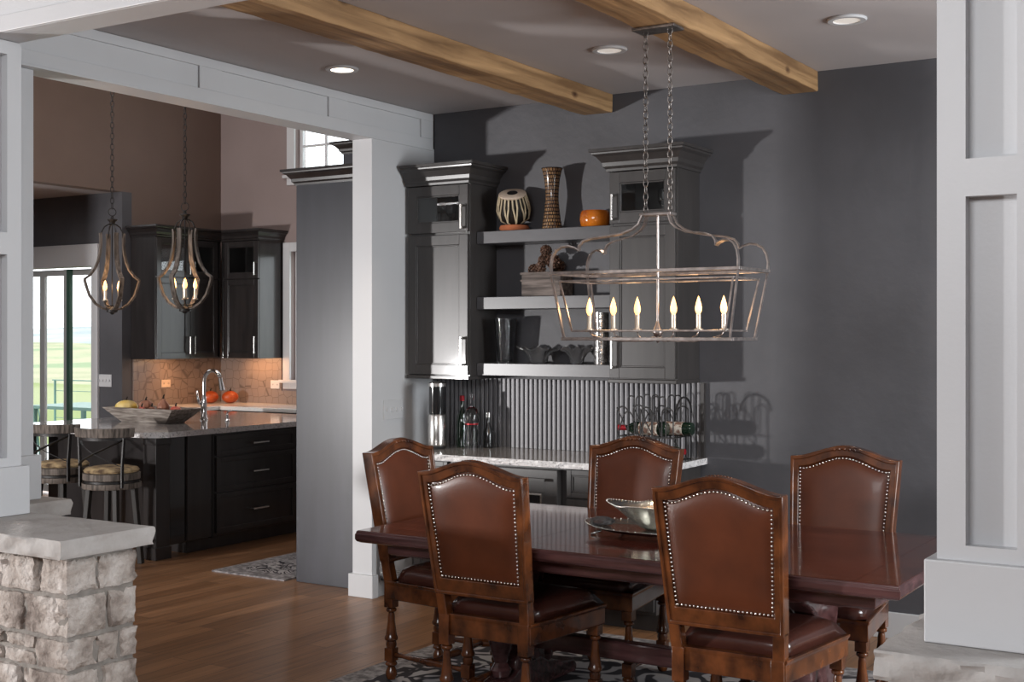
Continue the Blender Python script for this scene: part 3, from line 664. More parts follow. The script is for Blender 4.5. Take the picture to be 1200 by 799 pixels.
def slab(name, m, x0, x1, y0, y1, z0, z1, label, cat, roughx=(0, 1), amp=.006, edge=None, n=90, clip=None):
    b = MB(); loop = []
    if clip: pts = clip
    else: pts = [(x0, y0), (x1, y0), (x1, y1), (x0, y1)]
    for (ax, ay), (bx, by) in zip(pts, pts[1:]+pts[:1]):
        k = max(1, int(math.hypot(bx-ax, by-ay)/.02))
        for i in range(k): loop.append((ax+(bx-ax)*i/k, ay+(by-ay)*i/k))
    cx, cy = (x0+x1)/2, (y0+y1)/2; lps = []
    for k, f in enumerate((0, .3, .6, .85, 1)):
        z = z0+(z1-z0)*f; lp = []
        for x, y in loop:
            dd = noise.noise(Vector((x*30, y*30, z*60)))*amp*(1 if k not in (4,) else .4)
            if y > y1-.01 or (x < x0+.01 and not clip): dd = 0
            sgn = Vector((x-cx, y-cy, 0)); 
            nx = 1 if x > x1-.005 else 0; ny = -1 if y < y0+.005 else 0
            lp.append((x+nx*dd-cx, y+ny*dd-cy, z-z0))
        lps.append(lp)
    b.rings(lps)
    bm = b.bm
    o = b.build(name, m, loc=(cx, cy, z0))
    if edge:
        o.data.materials.append(M[edge])
        for p in o.data.polygons:
            if abs(p.normal.z) < .6: p.material_index = 1
    return tag(o, label, cat)
slab('buffet_countertop', 'granite', -4.858, -2.94, 6.15, 6.797, .865, .900, 'speckled granite counter with chiselled edge along the dark back wall', 'countertop', edge='graniteedge')
def splash():
    b = MB(); x0, x1, z0, z1 = -4.855, -2.97, .901, 1.329; n = 57; p = (x1-x0)/n
    c = ((x0+x1)/2, YW-.01, z0); b.box(x0-c[0], x1-c[0], .003, .0095, 0, z1-z0)
    for i in range(n):
        a = x0+p*i+.004-c[0]; e = x0+p*(i+1)-.004-c[0]; m_ = (a+e)/2
        pts = [(a, .004), (a, -.007), (a+.004, -.0095), (m_, -.010), (e-.004, -.0095), (e, -.007), (e, .004)]
        b.rings([[(x, y, 0) for x, y in pts], [(x, y, z1-z0) for x, y in pts]])
    o = b.build('ribbed_backsplash', 'ribs', loc=c)
    tag(o, 'grey ribbed metallic backsplash behind the buffet counter', 'backsplash')
    MB().box((x1-x0)/2, (x1-x0)/2+.02, -.02, .0095, 0, z1-z0).build('end_trim', 'charcab', o)
M['ribs'] = mat('satin_ribbed_panel', (.15, .146, .155), .4, metal=.2, var=.1, scale=4, stretch=(3, 3, .3))
splash()
# light switch plates and outlets
def plate(loc, rz, w_, h, n, label, kind='switch', cat='switch plate', m='white', group=None):
    b = MB(); b.box(-w_/2, w_/2, -.006, 0, -h/2, h/2)
    o = tag(b.build('switch_plate' if kind == 'switch' else 'outlet_plate', m, loc=loc, rz=rz, bevel=.002), label, cat, group)
    for i in range(n):
        x = (i-(n-1)/2)*w_/n
        if kind == 'switch': MB().box(x-.004, x+.004, -.018, -.006, -.012, .012).build('toggle', m, o, bevel=.001)
        else:
            b = MB()
            b.box(x-.004, x-.002, -.0075, -.006, -.008, .008).box(x+.006, x+.008, -.0075, -.006, -.008, .008).build('socket', 'blackm', o)
    return o
plate((-4.859, 6.36, 1.14), PI/2, .20, .12, 4, 'pale grey switch plate on the side of the slim white column')
plate((-10.0, 8.479, 1.16), 0, .19, .12, 4, 'white four toggle switch plate on the dark wall right of the glass door')

# ================================================================== SHELF OBJECTS
def tabla():
    x, y, z = -4.18, 6.70, 2.238
    t = thing('tabla_drum', 'small rope-laced hand drum on a terracotta ring on the top shelf', 'drum', (x, y, z))
    MB().lathe([(.062, 0), (.085, .004), (.095, .02), (.088, .038), (.06, .042), (.055, .02)], n=28).build('ring_base', 'clay', t, smooth=True)
    tl = Matrix.Translation((-.012, .022, .066)) @ Matrix.Rotation(math.radians(22), 4, 'Z') @ Matrix.Rotation(math.radians(27), 4, 'X') @ Matrix.Scale(.93, 4)
    prof = [(.0, .0), (.06, .0), (.095, .03), (.105, .08), (.098, .13), (.083, .185), (.08, .20), (0, .20)]
    b = MB(); b.lathe(prof, n=28)
    for v in b.bm.verts: v.co = tl @ v.co
    b.build('drum_body', 'darkbrown', t, smooth=True)
    b = MB(); b.lathe([(.0, .2), (.08, .203), (.084, .20), (.086, .19), (.083, .182)], n=28); b.tube([(.086*math.cos(a), .086*math.sin(a), .195) for a in [2*PI*i/28 for i in range(28)]], .006, 6, True)
    for v in b.bm.verts: v.co = tl @ v.co
    b.build('drum_head', 'cream', t, smooth=True)
    b = MB(); b.lathe([(0, .2065), (.034, .2062), (.036, .204), (.0, .204)], n=22)
    for v in b.bm.verts: v.co = tl @ v.co
    b.build('tuning_spot', 'black', t, smooth=True)
    b = MB(); n = 22
    for i in range(n):
        a0 = 2*PI*i/n; a1 = a0+.5*2*PI/n*(1 if i % 2 else -1)
        pts = [(.087*math.cos(a0), .087*math.sin(a0), .19), (.104*math.cos(a0), .104*math.sin(a0), .13), (.111*math.cos((a0+a1)/2), .111*math.sin((a0+a1)/2), .085), (.10*math.cos(a1), .10*math.sin(a1), .03), (.066*math.cos(a1), .066*math.sin(a1), .004)]
        b.tube(pts, .0055, 6)
    for v in b.bm.verts: v.co = tl @ v.co
    b.build('rope_lacing', 'rope', t, smooth=True)
tabla()
b = MB(); b.lathe([(0, 0), (.062, 0), (.060, .02), (.048, .10), (.040, .18), (.040, .22), (.047, .30), (.060, .36), (.066, .372), (.060, .372), (.052, .34), (.035, .24), (0, .22)], n=32)
vz = tag(b.build('patterned_vase', 'scales', loc=(-3.90, 6.68, 2.238), smooth=True), 'tall waisted vase with brown scale pattern on the top shelf', 'vase')
b = MB(); b.lathe([(0, 0), (.075, 0), (.086, .01), (.092, .045), (.088, .085), (.080, .098), (.072, .098), (.078, .08), (.08, .045), (.07, .02), (0, .015)], n=32)
tag(b.build('amber_bowl', 'amberglass', loc=(-3.60, 6.67, 2.238), smooth=True), 'small round glossy orange bowl on the top shelf', 'bowl')
def trough():
    t = thing('rustic_planter_box', 'weathered wooden box on the middle shelf, filled with pinecones', 'box', (-3.935, 6.68, 1.836))
    b = MB(); w_, d, h, k = .135, .075, .145, .012
    b.box(-w_, w_, -d, -d+k, 0, h).box(-w_, w_, d-k, d, 0, h).box(-w_, -w_+k, -d+k, d-k, 0, h).box(w_-k, w_, -d+k, d-k, 0, h).box(-w_+k, w_-k, -d+k, d-k, 0, k)
    b.build('box_sides', 'planter', t, bevel=.002)
    MB().box(-w_-.006, w_+.006, -d-.006, -d, h*.62, h*.70).box(-w_-.006, w_+.006, -d-.006, -d, h*.90, h).build('batten', 'planter', t)
trough()
def cone_mesh():
    b = MB(); b.sph((0, 0, 0), .026, 10, 1.2); n = 46
    for i in range(n):
        z = -1+2*(i+.5)/n; a = i*2.39996; r = math.sqrt(1-z*z)
        c = Vector((r*math.cos(a)*.032, r*math.sin(a)*.032, z*.038)); o = Vector((r*math.cos(a), r*math.sin(a), z*.6+.25)).normalized()
        b.lathe([(.001, -.006), (.0085, .003), (.009, .006), (0, .010)], c, 5, axis=o)
    return b.build('pinecone', 'cone', smooth=False)
pc = cone_mesh(); first = True
cones = [(-4.02, 6.665, 1.995, 'at the left end of the box'), (-3.965, 6.70, 2.06, 'second from the left in the box'), (-3.93, 6.66, 2.112, 'topmost on the heap in the box'), (-3.875, 6.65, 2.045, 'largest looking at the front of the heap'),
         (-3.885, 6.735, 2.02, 'half buried at the back of the heap'), (-3.955, 6.635, 2.005, 'low at the front of the heap')]
for i, (x, y, z, s) in enumerate(cones):
    o = pc if first else pc.copy()
    if not first: COL.objects.link(o)
    first = False
    sc = (1.12 if i == 3 else .88); o.scale = (sc, sc, sc)
    o.location = (x, y, z); o.rotation_euler = (i*1.3, i*.7, i*2.1); tag(o, 'brown open pinecone '+s, 'pinecone', 'pinecones in the wooden box')
def vase_glass(x, label):
    b = MB(); b.lathe([(0, 0), (.045, 0), (.052, .08), (.062, .18), (.071, .275), (.066, .275), (.057, .18), (.047, .08), (.040, .02), (0, .018)], n=32)
    return tag(b.build('glass_vase', 'cleargl', loc=(x, 6.665, 1.430), smooth=True), label, 'vase', 'flared glass vases')
vase_glass(-4.225, 'tall flared textured glass vase at the left of the bottom shelf')
def leafdish(x, y, z0, r, label, seed):
    rnd = random.Random(seed); b = MB(); n = 64; lps = []
    prof = [(.0, 0), (.35, 0), (.45, .01), (.5, .04), (.75, .075), (1.0, .09)]
    prof2 = [(1.0, .094), (.74, .082), (.46, .048), (.38, .016), (0.001, .014)]
    for f, h in prof+prof2:
        lp = []
        for i in range(n):
            a = 2*PI*i/n; rr = r*f*(1+.16*f*math.sin(7*a+seed)*f); rr = max(rr, .0005)
            lp.append((rr*math.cos(a)*1.25, min(.1, max(-.095, rr*math.sin(a)*.55)), h+.012*f*f*math.sin(9*a+1)))
        lps.append(lp)
    b.rings(lps)
    return tag(b.build('glass_dish', 'smokegl', loc=(x, y, z0), smooth=True), label, 'dish')
leafdish(-3.99, 6.675, 1.431, .108, 'ruffled smoky glass dish on the bottom shelf, left of the other', 2)
leafdish(-3.722, 6.672, 1.431, .078, 'ruffled smoky glass dish on the bottom shelf, next to the mirrored cylinder', 4)
b = MB(); b.lathe([(0, 0), (.045, 0), (.045, .305), (.038, .305), (.038, .02), (0, .02)], n=28)
tag(b.build('mosaic_vase', 'mosaic', loc=(-3.555, 6.665, 1.430), smooth=True), 'mirrored mosaic cylinder vase at the right end of the bottom shelf', 'vase')

# ================================================================== COUNTER OBJECTS
def canister():
    t = thing('drink_maker', 'steel and black cylindrical appliance at the left end of the buffet counter', 'appliance', (-4.60, 6.47, .900))
    MB().lathe([(0, 0), (.05, 0), (.055, .006), (.055, .02), (0, .02)], n=28).build('base', 'blackm', t, smooth=True)
    MB().lathe([(0, .02), (.056, .02), (.058, .03), (.058, .205), (.054, .213), (0, .213)], n=32).build('steel_canister', 'steel', t, smooth=True)
    MB().lathe([(0, .213), (.050, .213), (.052, .23), (.052, .385), (0, .385)], n=32).build('upper_chamber', 'black', t, smooth=True)
    MB().lathe([(0, .385), (.058, .385), (.058, .405), (.03, .415), (0, .415)], n=32).build('lid', 'steel', t, smooth=True)
canister()
def bottle(x, y, z, prof, m, label, cap, labelm=None, lz=(.06, .13), r=.038):
    t = thing('liquor_bottle', label, 'bottle', (x, y, z), group='bottles on the buffet counter')
    MB().lathe(prof, n=24).build('bottle_glass', m, t, smooth=True)
    zt = prof[-1][1]; MB().lathe([(0, zt), (.016, zt), (.016, zt+.03), (.012, zt+.034), (0, zt+.034)], n=16).build('stopper', cap, t, smooth=True)
    if labelm: MB().lathe([(r-.002, lz[0]), (r+.0008, lz[0]), (r+.0008, lz[1]), (r-.002, lz[1])], n=28).build('paper_label', labelm, t, smooth=True)
bottle(-4.53, 6.64, .900, [(0, 0), (.036, 0), (.038, .01), (.038, .16), (.03, .2), (.014, .24), (.013, .29)], 'bottlegreen', 'dark bottle with red foil behind the decanter on the buffet counter', 'winered')
bottle(-4.43, 6.60, .900, [(0, 0), (.040, 0), (.042, .02), (.036, .06), (.042, .10), (.036, .13), (.044, .17), (.046, .21), (.034, .245), (.014, .26), (.013, .31)], 'cleargl', 'faceted clear glass decanter standing right of the steel appliance', 'cleargl', 'winered', (.148, .156), .041)
bottle(-4.36, 6.68, .900, [(0, 0), (.030, 0), (.032, .01), (.032, .10), (.012, .15), (.011, .19)], 'black', 'small black bottle by the ribbed panel, right of the decanter', 'steel')
def wine_rack():
    t = thing('wine_rack', 'black wrought iron scroll wine rack on the buffet counter', 'wine rack', (-3.12, 6.47, .900))
    def hoop(cx, y, z0, z1, w_):
        return [(cx-w_, y, z0)]+[(cx-w_*math.cos(a), y, z1+w_*math.sin(a)) for a in [PI*i/10 for i in range(11)]]+[(cx+w_, y, z0)]
    for y in (-.10, .10):
        b = MB()
        for cx in (-.145, .0, .13): b.tube(hoop(cx, y, .0, .27, .034), .0042, 6)
        for cx in (-.09, -.04, .06, .10): b.tube(hoop(cx, y, .14, .345, .02), .0038, 6)
        for k in (-.11, .03):
            b.tube([(k-.07+.14*i/12, y, .13+.15*math.sin(PI*i/12)) for i in range(13)], .0038, 6)
            b.tube([(k-.07, y, .30), (k-.03, y, .22), (k, y, .17), (k+.035, y, .12), (k+.07, y, .08)], .0038, 6)
        b.tube([(-.18, y, .012), (.18, y, .012)], .0045, 6); b.tube([(-.18, y, .14), (.18, y, .14)], .004, 6)
        b.build('scroll_frame', 'iron', t, smooth=True)
    for x in (-.16, -.055, .055, .16):
        for z in (.012, .14): b = MB(); b.tube([(x, -.10, z), (x, .10, z)], .004, 6); b.build('cross_rod', 'iron', t, smooth=True)
    b = MB(); b.tube([(.182, -.1*math.cos(a), .27+.09*math.sin(a)) for a in [PI*i/16 for i in range(17)]], .0055, 8); b.build('end_handle', 'iron', t, smooth='all')
wine_rack()
def lying(x, y, z, d, label, foil):
    d = Vector(d).normalized(); t = thing('wine_bottle', label, 'bottle', (x, y, z), group='wine bottles lying in the rack')
    q = lambda pr, nm, m: MB().lathe(pr, (0, 0, 0), 22, axis=d).build(nm, m, t, smooth=True)
    q([(0, -.14), (.034, -.14), (.037, -.13), (.037, .04), (.03, .075), (.015, .10), (.014, .105), (0, .105)], 'bottle_glass', 'bottlegreen')
    q([(.0, .1055), (.0155, .1055), (.016, .165), (.0, .167)], 'foil_capsule', foil)
    q([(.036, -.09), (.0378, -.09), (.0378, .02), (.036, .02)], 'paper_label', 'label')
lying(-3.16, 6.43, 1.083, (-1, -.02, .0), 'wine bottle with bright red foil lying highest on the left of the rack', 'winered')
lying(-3.05, 6.525, 1.083, (-1, .02, 0), 'wine bottle with a large pale label lying beside the red foil bottle', 'blackm')
lying(-3.09, 6.425, .955, (-1, .0, 0), 'wine bottle with black foil lying low at the front of the rack', 'black')
lying(-3.12, 6.525, .955, (1, .0, 0), 'wine bottle lying low at the back of the rack, neck to the right', 'winered')

# ================================================================== CHAIRS
def arch(u, c):          # camel-back crest, u in -1..1
    a = abs(u)
    s = 0.5*(1+math.cos(PI*min(1, a/.92)))
    return c*(s**.8)
def make_chair(arms, label):
    t = thing('dining_chair', label, 'chair', group='leather dining chairs with nailhead trim')
    hw = lambda z: .215+(z-.46)/.59*.030
    yb = lambda z: -.24-(z-.46)/.59*.10
    # back frame --------------------------------------------------
    Nn = 22
    def outline(ins, zb, ztop, crest):
        p = []
        for i in range(7): z = zb+(ztop-zb)*i/6; p.append((hw(z)-ins, z))
        for i in range(1, Nn): u = 1-2*i/Nn; p.append((u*(hw(ztop)-ins), ztop+arch(u, crest)))
        for i in range(7): z = ztop-(ztop-zb)*i/6; p.append((-(hw(z)-ins), z))
        for i in range(1, Nn): u = -1+2*i/Nn; p.append((u*(hw(zb)-ins), zb))
        return p
    O = outline(0, .545, 1.045, .052); I = outline(.036, .612, 1.000, .052)
    b = MB(); b.ringframe(O, I, lambda x, z: Vector((x, yb(z)-.022, z)), lambda x, z: Vector((x, yb(z)+.022, z)))
    # raised outer moulding
    for sgn in (-1, 1):
        b.ringframe(O, outline(.014, .56, 1.029, .052), lambda x, z: Vector((x, yb(z)+sgn*.016, z)), lambda x, z: Vector((x, yb(z)+sgn*.029, z)))
    back = b.build('backrest_frame', 'chairwood', t, smooth=True, bevel=.004)
    # stiles down to the seat
    for s in (-1, 1):
        b = MB(); lps = []
        for z in (.455, .50, .56):
            x = s*(hw(z)-.022); y = yb(z); lps.append([(x-.022, y-.024, z), (x+.022, y-.024, z), (x+.022, y+.024, z), (x-.022, y+.024, z)])
        b.rings(lps)
        b.build('lower_stile', 'chairwood', t, bevel=.004)
    # leather pad
    b = MB(); nu, nv = 18, 18
    for sgn in (-1, 1):
        G = []
        for i in range(nu+1):
            G.append([])
            for j in range(nv+1):
                u = -1+2*i/nu; v = j/nv; zt = 1.000+arch(u, .052)+.004; zb_ = .608; z = zb_+(zt-zb_)*v; x = u*(hw(.61+.38*v)-.032)
                e = (1-abs(u)**6)*(1-abs(2*v-1)**6)
                G[i].append(b.bm.verts.new((x, yb(z)+sgn*(.008+.020*e**.8), z)))
        for i in range(nu):
            for j in range(nv): b.bm.faces.new((G[i][j], G[i+1][j], G[i+1][j+1], G[i][j+1]))
    b.build('backrest_leather', 'leather', t, smooth='all')
    # nailheads
    b = MB()
    for sgn in (-1, 1):
        pts = []
        P = [(-(hw(.62)-.042), .620), (-(hw(.99)-.042), .992)]+[(u*(hw(.992)-.042), .991+arch(u, .052)) for u in [-1+2*i/24 for i in range(25)]]+[(hw(.99)-.042, .99), (hw(.62)-.042, .620), (-(hw(.62)-.042), .620)]
        seg = [(Vector(p), Vector(q)) for p, q in zip(P, P[1:])]
        acc = 0; step = .0155
        for p, q in seg:
            l = (q-p).length
            while acc < l:
                c = p+(q-p)*(acc/l) if l > 0 else p
                e = Vector((c.x, yb(c.y)+sgn*.017, c.y)); b.lathe([(.0056, -.002), (.005, .0022), (.0025, .0045), (0, .005)], e, 7, axis=(0, sgn, 0)); acc += step
            acc -= l
    tag(b.build('nailhead_trim', 'nail', t, smooth='all'), kind='stuff')
    # crest carving
    b = MB()
    for k in range(-4, 5):
        z = 1.045+arch(k*.0115/.245, .052)-.001; x = k*.0115
        b.sph((x, yb(z)+.014, z), .0068-.0004*abs(k), 8, .8)
        if k % 2 == 0: b.sph((x, yb(z)+.027, z-.012), .008, 8, .9)
    b.build('crest_carving', 'chairwood', t, smooth='all')
    # seat --------------------------------------------------------
    def sw(v): return .215+.062*v
    b = MB(); y0, y1 = -.25, .255
    lp = lambda z, k: [(-sw(0)-k, y0-k*.2, z), (sw(0)+k, y0-k*.2, z), (sw(1)+k, y1+k, z), (-sw(1)-k, y1+k, z)]
    b.rings([lp(.375, -.006), lp(.38, 0), lp(.445, 0), lp(.452, .006), lp(.462, .006), lp(.462, -.01)]); b.build('seat_frame', 'chairwood', t, bevel=.003)
    b = MB(); G = []; nu = nv = 14
    for i in range(nu+1):
        G.append([])
        for j in range(nv+1):
            u = -1+2*i/nu; v = j/nv; e = max(0, (1-abs(u)**7)*(1-abs(2*v-1)**7))**.5
            y = y0+.035+(y1-y0-.03)*v; G[i].append(b.bm.verts.new((u*(sw(v)-.004)*(1-.015*(1-e)), y, .463+.072*e)))
    for i in range(nu):
        for j in range(nv): b.bm.faces.new((G[i][j], G[i+1][j], G[i+1][j+1], G[i][j+1]))
    R = [G[i][0] for i in range(nu+1)]+[G[nu][j] for j in range(1, nv+1)]+[G[i][nv] for i in range(nu-1, -1, -1)]+[G[0][j] for j in range(nv-1, 0, -1)]
    b.bm.faces.new(R[::-1])
    b.build('seat_cushion', 'seatleather', t, smooth='all', bevel=0)
    # legs --------------------------------------------------------
    def leg(x, y, dy):
        b = MB(); q = .024
        b.box(x-q, x+q, y-q, y+q, .335, .46)
        b.lathe([(.014, .335), (.024, .328), (.024, .318), (.013, .310), (.016, .296), (.017, .27), (.024, .22), (.026, .205), (.031, .196), (.031, .186), (.022, .180), (.025, .165), (.022, .148)], (x, y, 0), 14)
        b.box(x-.023, x+.023, y-.023, y+.023, .088, .148)
        b.lathe([(.02, .088), (.028, .078), (.028, .070), (.016, .062), (.026, .04), (.028, .026), (.02, .004), (.0, .0)], (x, y, 0), 14)
        return b.build('leg', 'chairwood', t, smooth=True, bevel=.002)
    leg(-.188, -.24, 0); leg(.188, -.24, 0); leg(-.245, .225, 0); leg(.245, .225, 0)
    b = MB(); turned = lambda L_: [(.009, 0), (.014, .02*L_), (.010, .12*L_), (.017, .40*L_), (.021, .48*L_), (.021, .52*L_), (.017, .60*L_), (.010, .88*L_), (.014, .98*L_), (.009, L_)]
    for s in (-1, 1):
        a = Vector((s*.188, -.22, .118)); c = Vector((s*.245, .205, .118)); b.lathe(turned((c-a).length), a, 10, axis=c-a)
    a = Vector((-.214, 0, .118)); c = Vector((.214, 0, .118)); b.lathe(turned(.428), a, 10, axis=c-a)
    b.build('stretcher', 'chairwood', t, smooth='all')
    if arms:
        for s in (-1, 1):
            pts = [(s*.232, -.275, .70), (s*.25, -.20, .655), (s*.268, -.10, .618), (s*.282, .0, .612), (s*.285, .08, .630), (s*.285, .14, .650), (s*.285, .18, .642), (s*.285, .195, .615)]
            b = MB(); sm = []
            for i in range(len(pts)-1):
                for k in range(4):
                    p0, p1 = Vector(pts[i]), Vector(pts[i+1]); sm.append(p0.lerp(p1, k/4))
            sm.append(Vector(pts[-1])); b.tube(sm, .02, w=.042, h=.026)
            ar = b.build('armrest', 'chairwood', t, smooth=True, bevel=.007)
            b = MB(); b.tube([(s*.270, .10, .43), (s*.285, .13, .50), (s*.288, .12, .56), (s*.285, .13, .635)], [.022, .02, .016, .02], 10)
            b.build('arm_support', 'chairwood', ar, smooth='all')
    return t
ch = make_chair(False, 'brown leather dining chair on the near side of the table, the left of two')
ch.location = (-2.80, 4.51, .012)
dup(ch, (-1.765, 4.51, .012), 0, 'brown leather dining chair on the near side at the right, closest to the camera')
dup(ch, (-2.80, 5.27, .012), PI, 'brown leather dining chair on the far side, behind the silver tray')
dup(ch, (-1.765, 5.27, .012), PI, 'brown leather dining chair on the far side at the right, against the bare dark wall')
ca = make_chair(True, 'brown leather armchair at the left head of the dining table'); ca.location = (-3.37, 4.90, .012); ca.rotation_euler.z = -PI/2

# ================================================================== TABLE
def table():
    t = thing('dining_table', 'long dark cherry pedestal dining table with glossy top', 'table', (-2.335, 4.90, .012))
    H = .748; hx, hy = 1.165, .59
    b = MB()
    lp = lambda e, z: rect(-hx-e, hx+e, -hy-e, hy+e, z)
    b.rings([lp(-.02, H-.052), lp(-.006, H-.046), lp(0, H-.036), lp(0, H-.014), lp(-.004, H-.010), lp(-.004, H-.003), lp(-.008, H)])
    b.build('tabletop_edge', 'tabledge', t, bevel=.002)
    # field boards and banded border on top
    b = MB(); zb, zt = H-.001, H+.0015; bw = .16
    b.box(-hx+.010, -hx+bw-.001, -hy+.010, hy-.010, zb, zt).box(hx-bw+.001, hx-.010, -hy+.010, hy-.010, zb, zt)
    xs = [-hx+bw, -.39, .39, hx-bw]
    for x0, x1 in zip(xs, xs[1:]):
        b.box(x0+.0008, x1-.0008, -hy+.010, -hy+.125, zb, zt).box(x0+.0008, x1-.0008, hy-.125, hy-.010, zb, zt)
        b.box(x0+.0008, x1-.0008, -hy+.127, hy-.127, zb, zt)
    b.build('tabletop_veneer', 'tablewood', t)
    b = MB(); b.rings([rect(-hx+.12, hx-.12, -hy+.10, hy-.10, H-.11), rect(-hx+.11, hx-.11, -hy+.09, hy-.09, H-.10), rect(-hx+.11, hx-.11, -hy+.09, hy-.09, H-.052)])
    b.build('apron', 'tabledge', t, bevel=.003)
    for s in (-1, 1):
        cx = s*.68
        b = MB()
        # scrolled trestle profile in (y,z), thickness in x
        half = [(.0, .08), (.10, .085), (.13, .12), (.115, .17), (.085, .20), (.10, .26), (.15, .31), (.165, .36), (.13, .41), (.10, .45), (.12, .50), (.20, .55), (.29, .585), (.33, .60), (.33, .637), (0, .637)]
        poly = half+[(-y, z) for y, z in half[::-1][1:-1]]
        b.prism(poly, -.05, .05, lambda v: Vector((cx+v.y, v.x, v.z)))
        p = b.build('pedestal', 'tabledge', t, bevel=.012, smooth=True)
        b = MB()
        foot = [(-.40, .0), (.40, .0), (.41, .03), (.38, .065), (.28, .075), (.16, .10), (.08, .14), (-.08, .14), (-.16, .10), (-.28, .075), (-.38, .065), (-.41, .03)]
        b.prism(foot, -.055, .055, lambda v: Vector((cx+v.y, v.x, v.z))); b.build('foot', 'tabledge', p, bevel=.01, smooth=True)
        for yy in (-.20, .20): b = MB(); b.lathe([(0, .14), (.04, .14), (.05, .17), (.03, .20), (.05, .27), (.062, .34), (.05, .42), (.028, .48), (.045, .52), (.045, .56)], (cx, yy*.9, -.04), 18); b.build('baluster', 'tabledge', p, smooth=True)
        b = MB(); b.cyl((cx-.062, 0, .36), (cx+.062, 0, .36), .045, 20); b.cyl((cx-.07, 0, .36), (cx+.07, 0, .36), .02, 14); b.build('rosette', 'tabledge', p, smooth=True, bevel=.004)
    b = MB(); b.rings([rect(-.62, .62, -.03, .03, z) for z in (.20, .28)]); b.build('trestle_beam', 'tabledge', t, bevel=.008)
table()

# silver tray with beaded bowl
def tray():
    t = thing('serving_tray', 'oval silver footed serving tray on the dining table', 'tray', (-2.34, 4.86, .7615))
    def oval(a, b_, z, n=56): return [(a*math.cos(2*PI*i/n), b_*math.sin(2*PI*i/n), z+.012*(abs(math.cos(2*PI*i/n))**4)*(a > .25)) for i in range(n)]
    b = MB(); b.rings([oval(.16, .09, .017), oval(.27, .15, .019), oval(.315, .18, .034), oval(.318, .183, .036), oval(.312, .178, .036), oval(.265, .146, .023), oval(.16, .09, .021)]); b.build('tray_plate', 'silver', t, smooth='all')
    b = MB(); pts = oval(.317, .182, .037)
    for k, p in enumerate(pts): b.sph(p, .003, 6)
    tag(b.build('beaded_rim', 'silver', t, smooth='all'), kind='stuff')
    for sx in (-1, 1):
        for sy in (-1, 1):
            b = MB(); b.tube([(sx*.20, sy*.10, .02), (sx*.22, sy*.115, .010), (sx*.235, sy*.125, .0035)], [.006, .005, .0045], 8); b.build('foot', 'silver', t, smooth='all')
tray()
def sbowl():
    t = thing('silver_bowl', 'shiny four lobed silver bowl with beaded rim standing in the tray', 'bowl', (-2.33, 4.87, .785))
    n = 64; lps = []; prof = [(.0005, 0), (.05, 0), (.07, .01), (.11, .04), (.15, .075), (.185, .10), (.19, .104), (.184, .104), (.148, .078), (.105, .044), (.065, .016), (.0005, .006)]
    def pt(r, z, a): k = 1+.09*math.cos(4*a)*(r/.19); return (r*k*math.cos(a)*1.15, r*k*math.sin(a)*.78, z+.007*math.cos(4*a)*(r/.19)**2)
    b = MB(); b.rings([[pt(r, z+ .001, 2*PI*i/n) for i in range(n)] for r, z in prof])
    b.build('bowl_body', 'silver', t, smooth='all')
    b = MB()
    for i in range(90): b.sph(pt(.189, .106, 2*PI*i/90), .0036, 6)
    tag(b.build('beaded_rim', 'nail', t, smooth='all'), kind='stuff')
sbowl()
b = MB(); b.lathe([(0, 0), (.03, 0), (.04, .01), (.042, .02), (.02, .032), (0, .034)], n=20, sx=1.4)
tag(b.build('glass_pebble', 'smokegl', loc=(-2.575, 4.84, .795), smooth=True), 'smoky glass ornament lying at the left end of the silver tray', 'ornament')

# rugs
def rug(name, x0, x1, y0, y1, m, label):
    t = thing(name, label, 'rug', ((x0+x1)/2, (y0+y1)/2, 0)); w_, d = (x1-x0)/2, (y1-y0)/2
    MB().box(-w_+.14, w_-.14, -d+.14, d-.14, .0005, .011).build('rug_field', m, t)
    MB().ringframe([(-w_, -d), (w_, -d), (w_, d), (-w_, d)], [(-w_+.14, -d+.14), (w_-.14, -d+.14), (w_-.14, d-.14), (-w_+.14, d-.14)], lambda x, y: Vector((x, y, .0005)), lambda x, y: Vector((x, y, .011))).build('rug_border', 'rugborder', t)
rug('dining_rug', -3.84, -.75, 3.95, 6.05, 'rug', 'grey and black scroll patterned rug under the dining table')
rug('runner_rug', -6.33, -5.68, 6.27, 8.4, 'rug2', 'mottled grey runner rug beside the kitchen island')

# ================================================================== CHANDELIER
def link_chain(x, y, z0, z1, m, parent, pitch=.030, r=.0024, w_=.0105):
    b = MB(); n = max(2, int(round((z1-z0)/pitch))); pt = (z1-z0)/n
    for i in range(n):
        c = z0+pt*(i+.5); h = pt*.5+r*1.6; pts = []
        for k in range(14):
            a = 2*PI*k/14; u = w_*math.cos(a); v = h*math.sin(a)
            pts.append((x+u, y, c+v) if i % 2 else (x, y+u, c+v))
        b.tube(pts, r, 6, True)
    return b.build('chain', m, parent, smooth='all')
def candle(t, x, y, z, m='sleeve', hs=.068, parent_name='candle'):
    b = MB(); b.lathe([(0, 0), (.012, 0), (.020, .006), (.020, .010), (.0105, .012), (.0105, .012+hs), (0, .012+hs)], (x, y, z), 14)
    c = b.build(parent_name, m, t, smooth=True)
    b = MB(); zz = z+.012+hs; b.lathe([(.007, 0), (.0135, .014), (.0145, .028), (.010, .05), (.004, .07), (0, .080)], (x, y, zz), 14)
    b.build('flame_bulb', 'bulb', c, smooth='all')
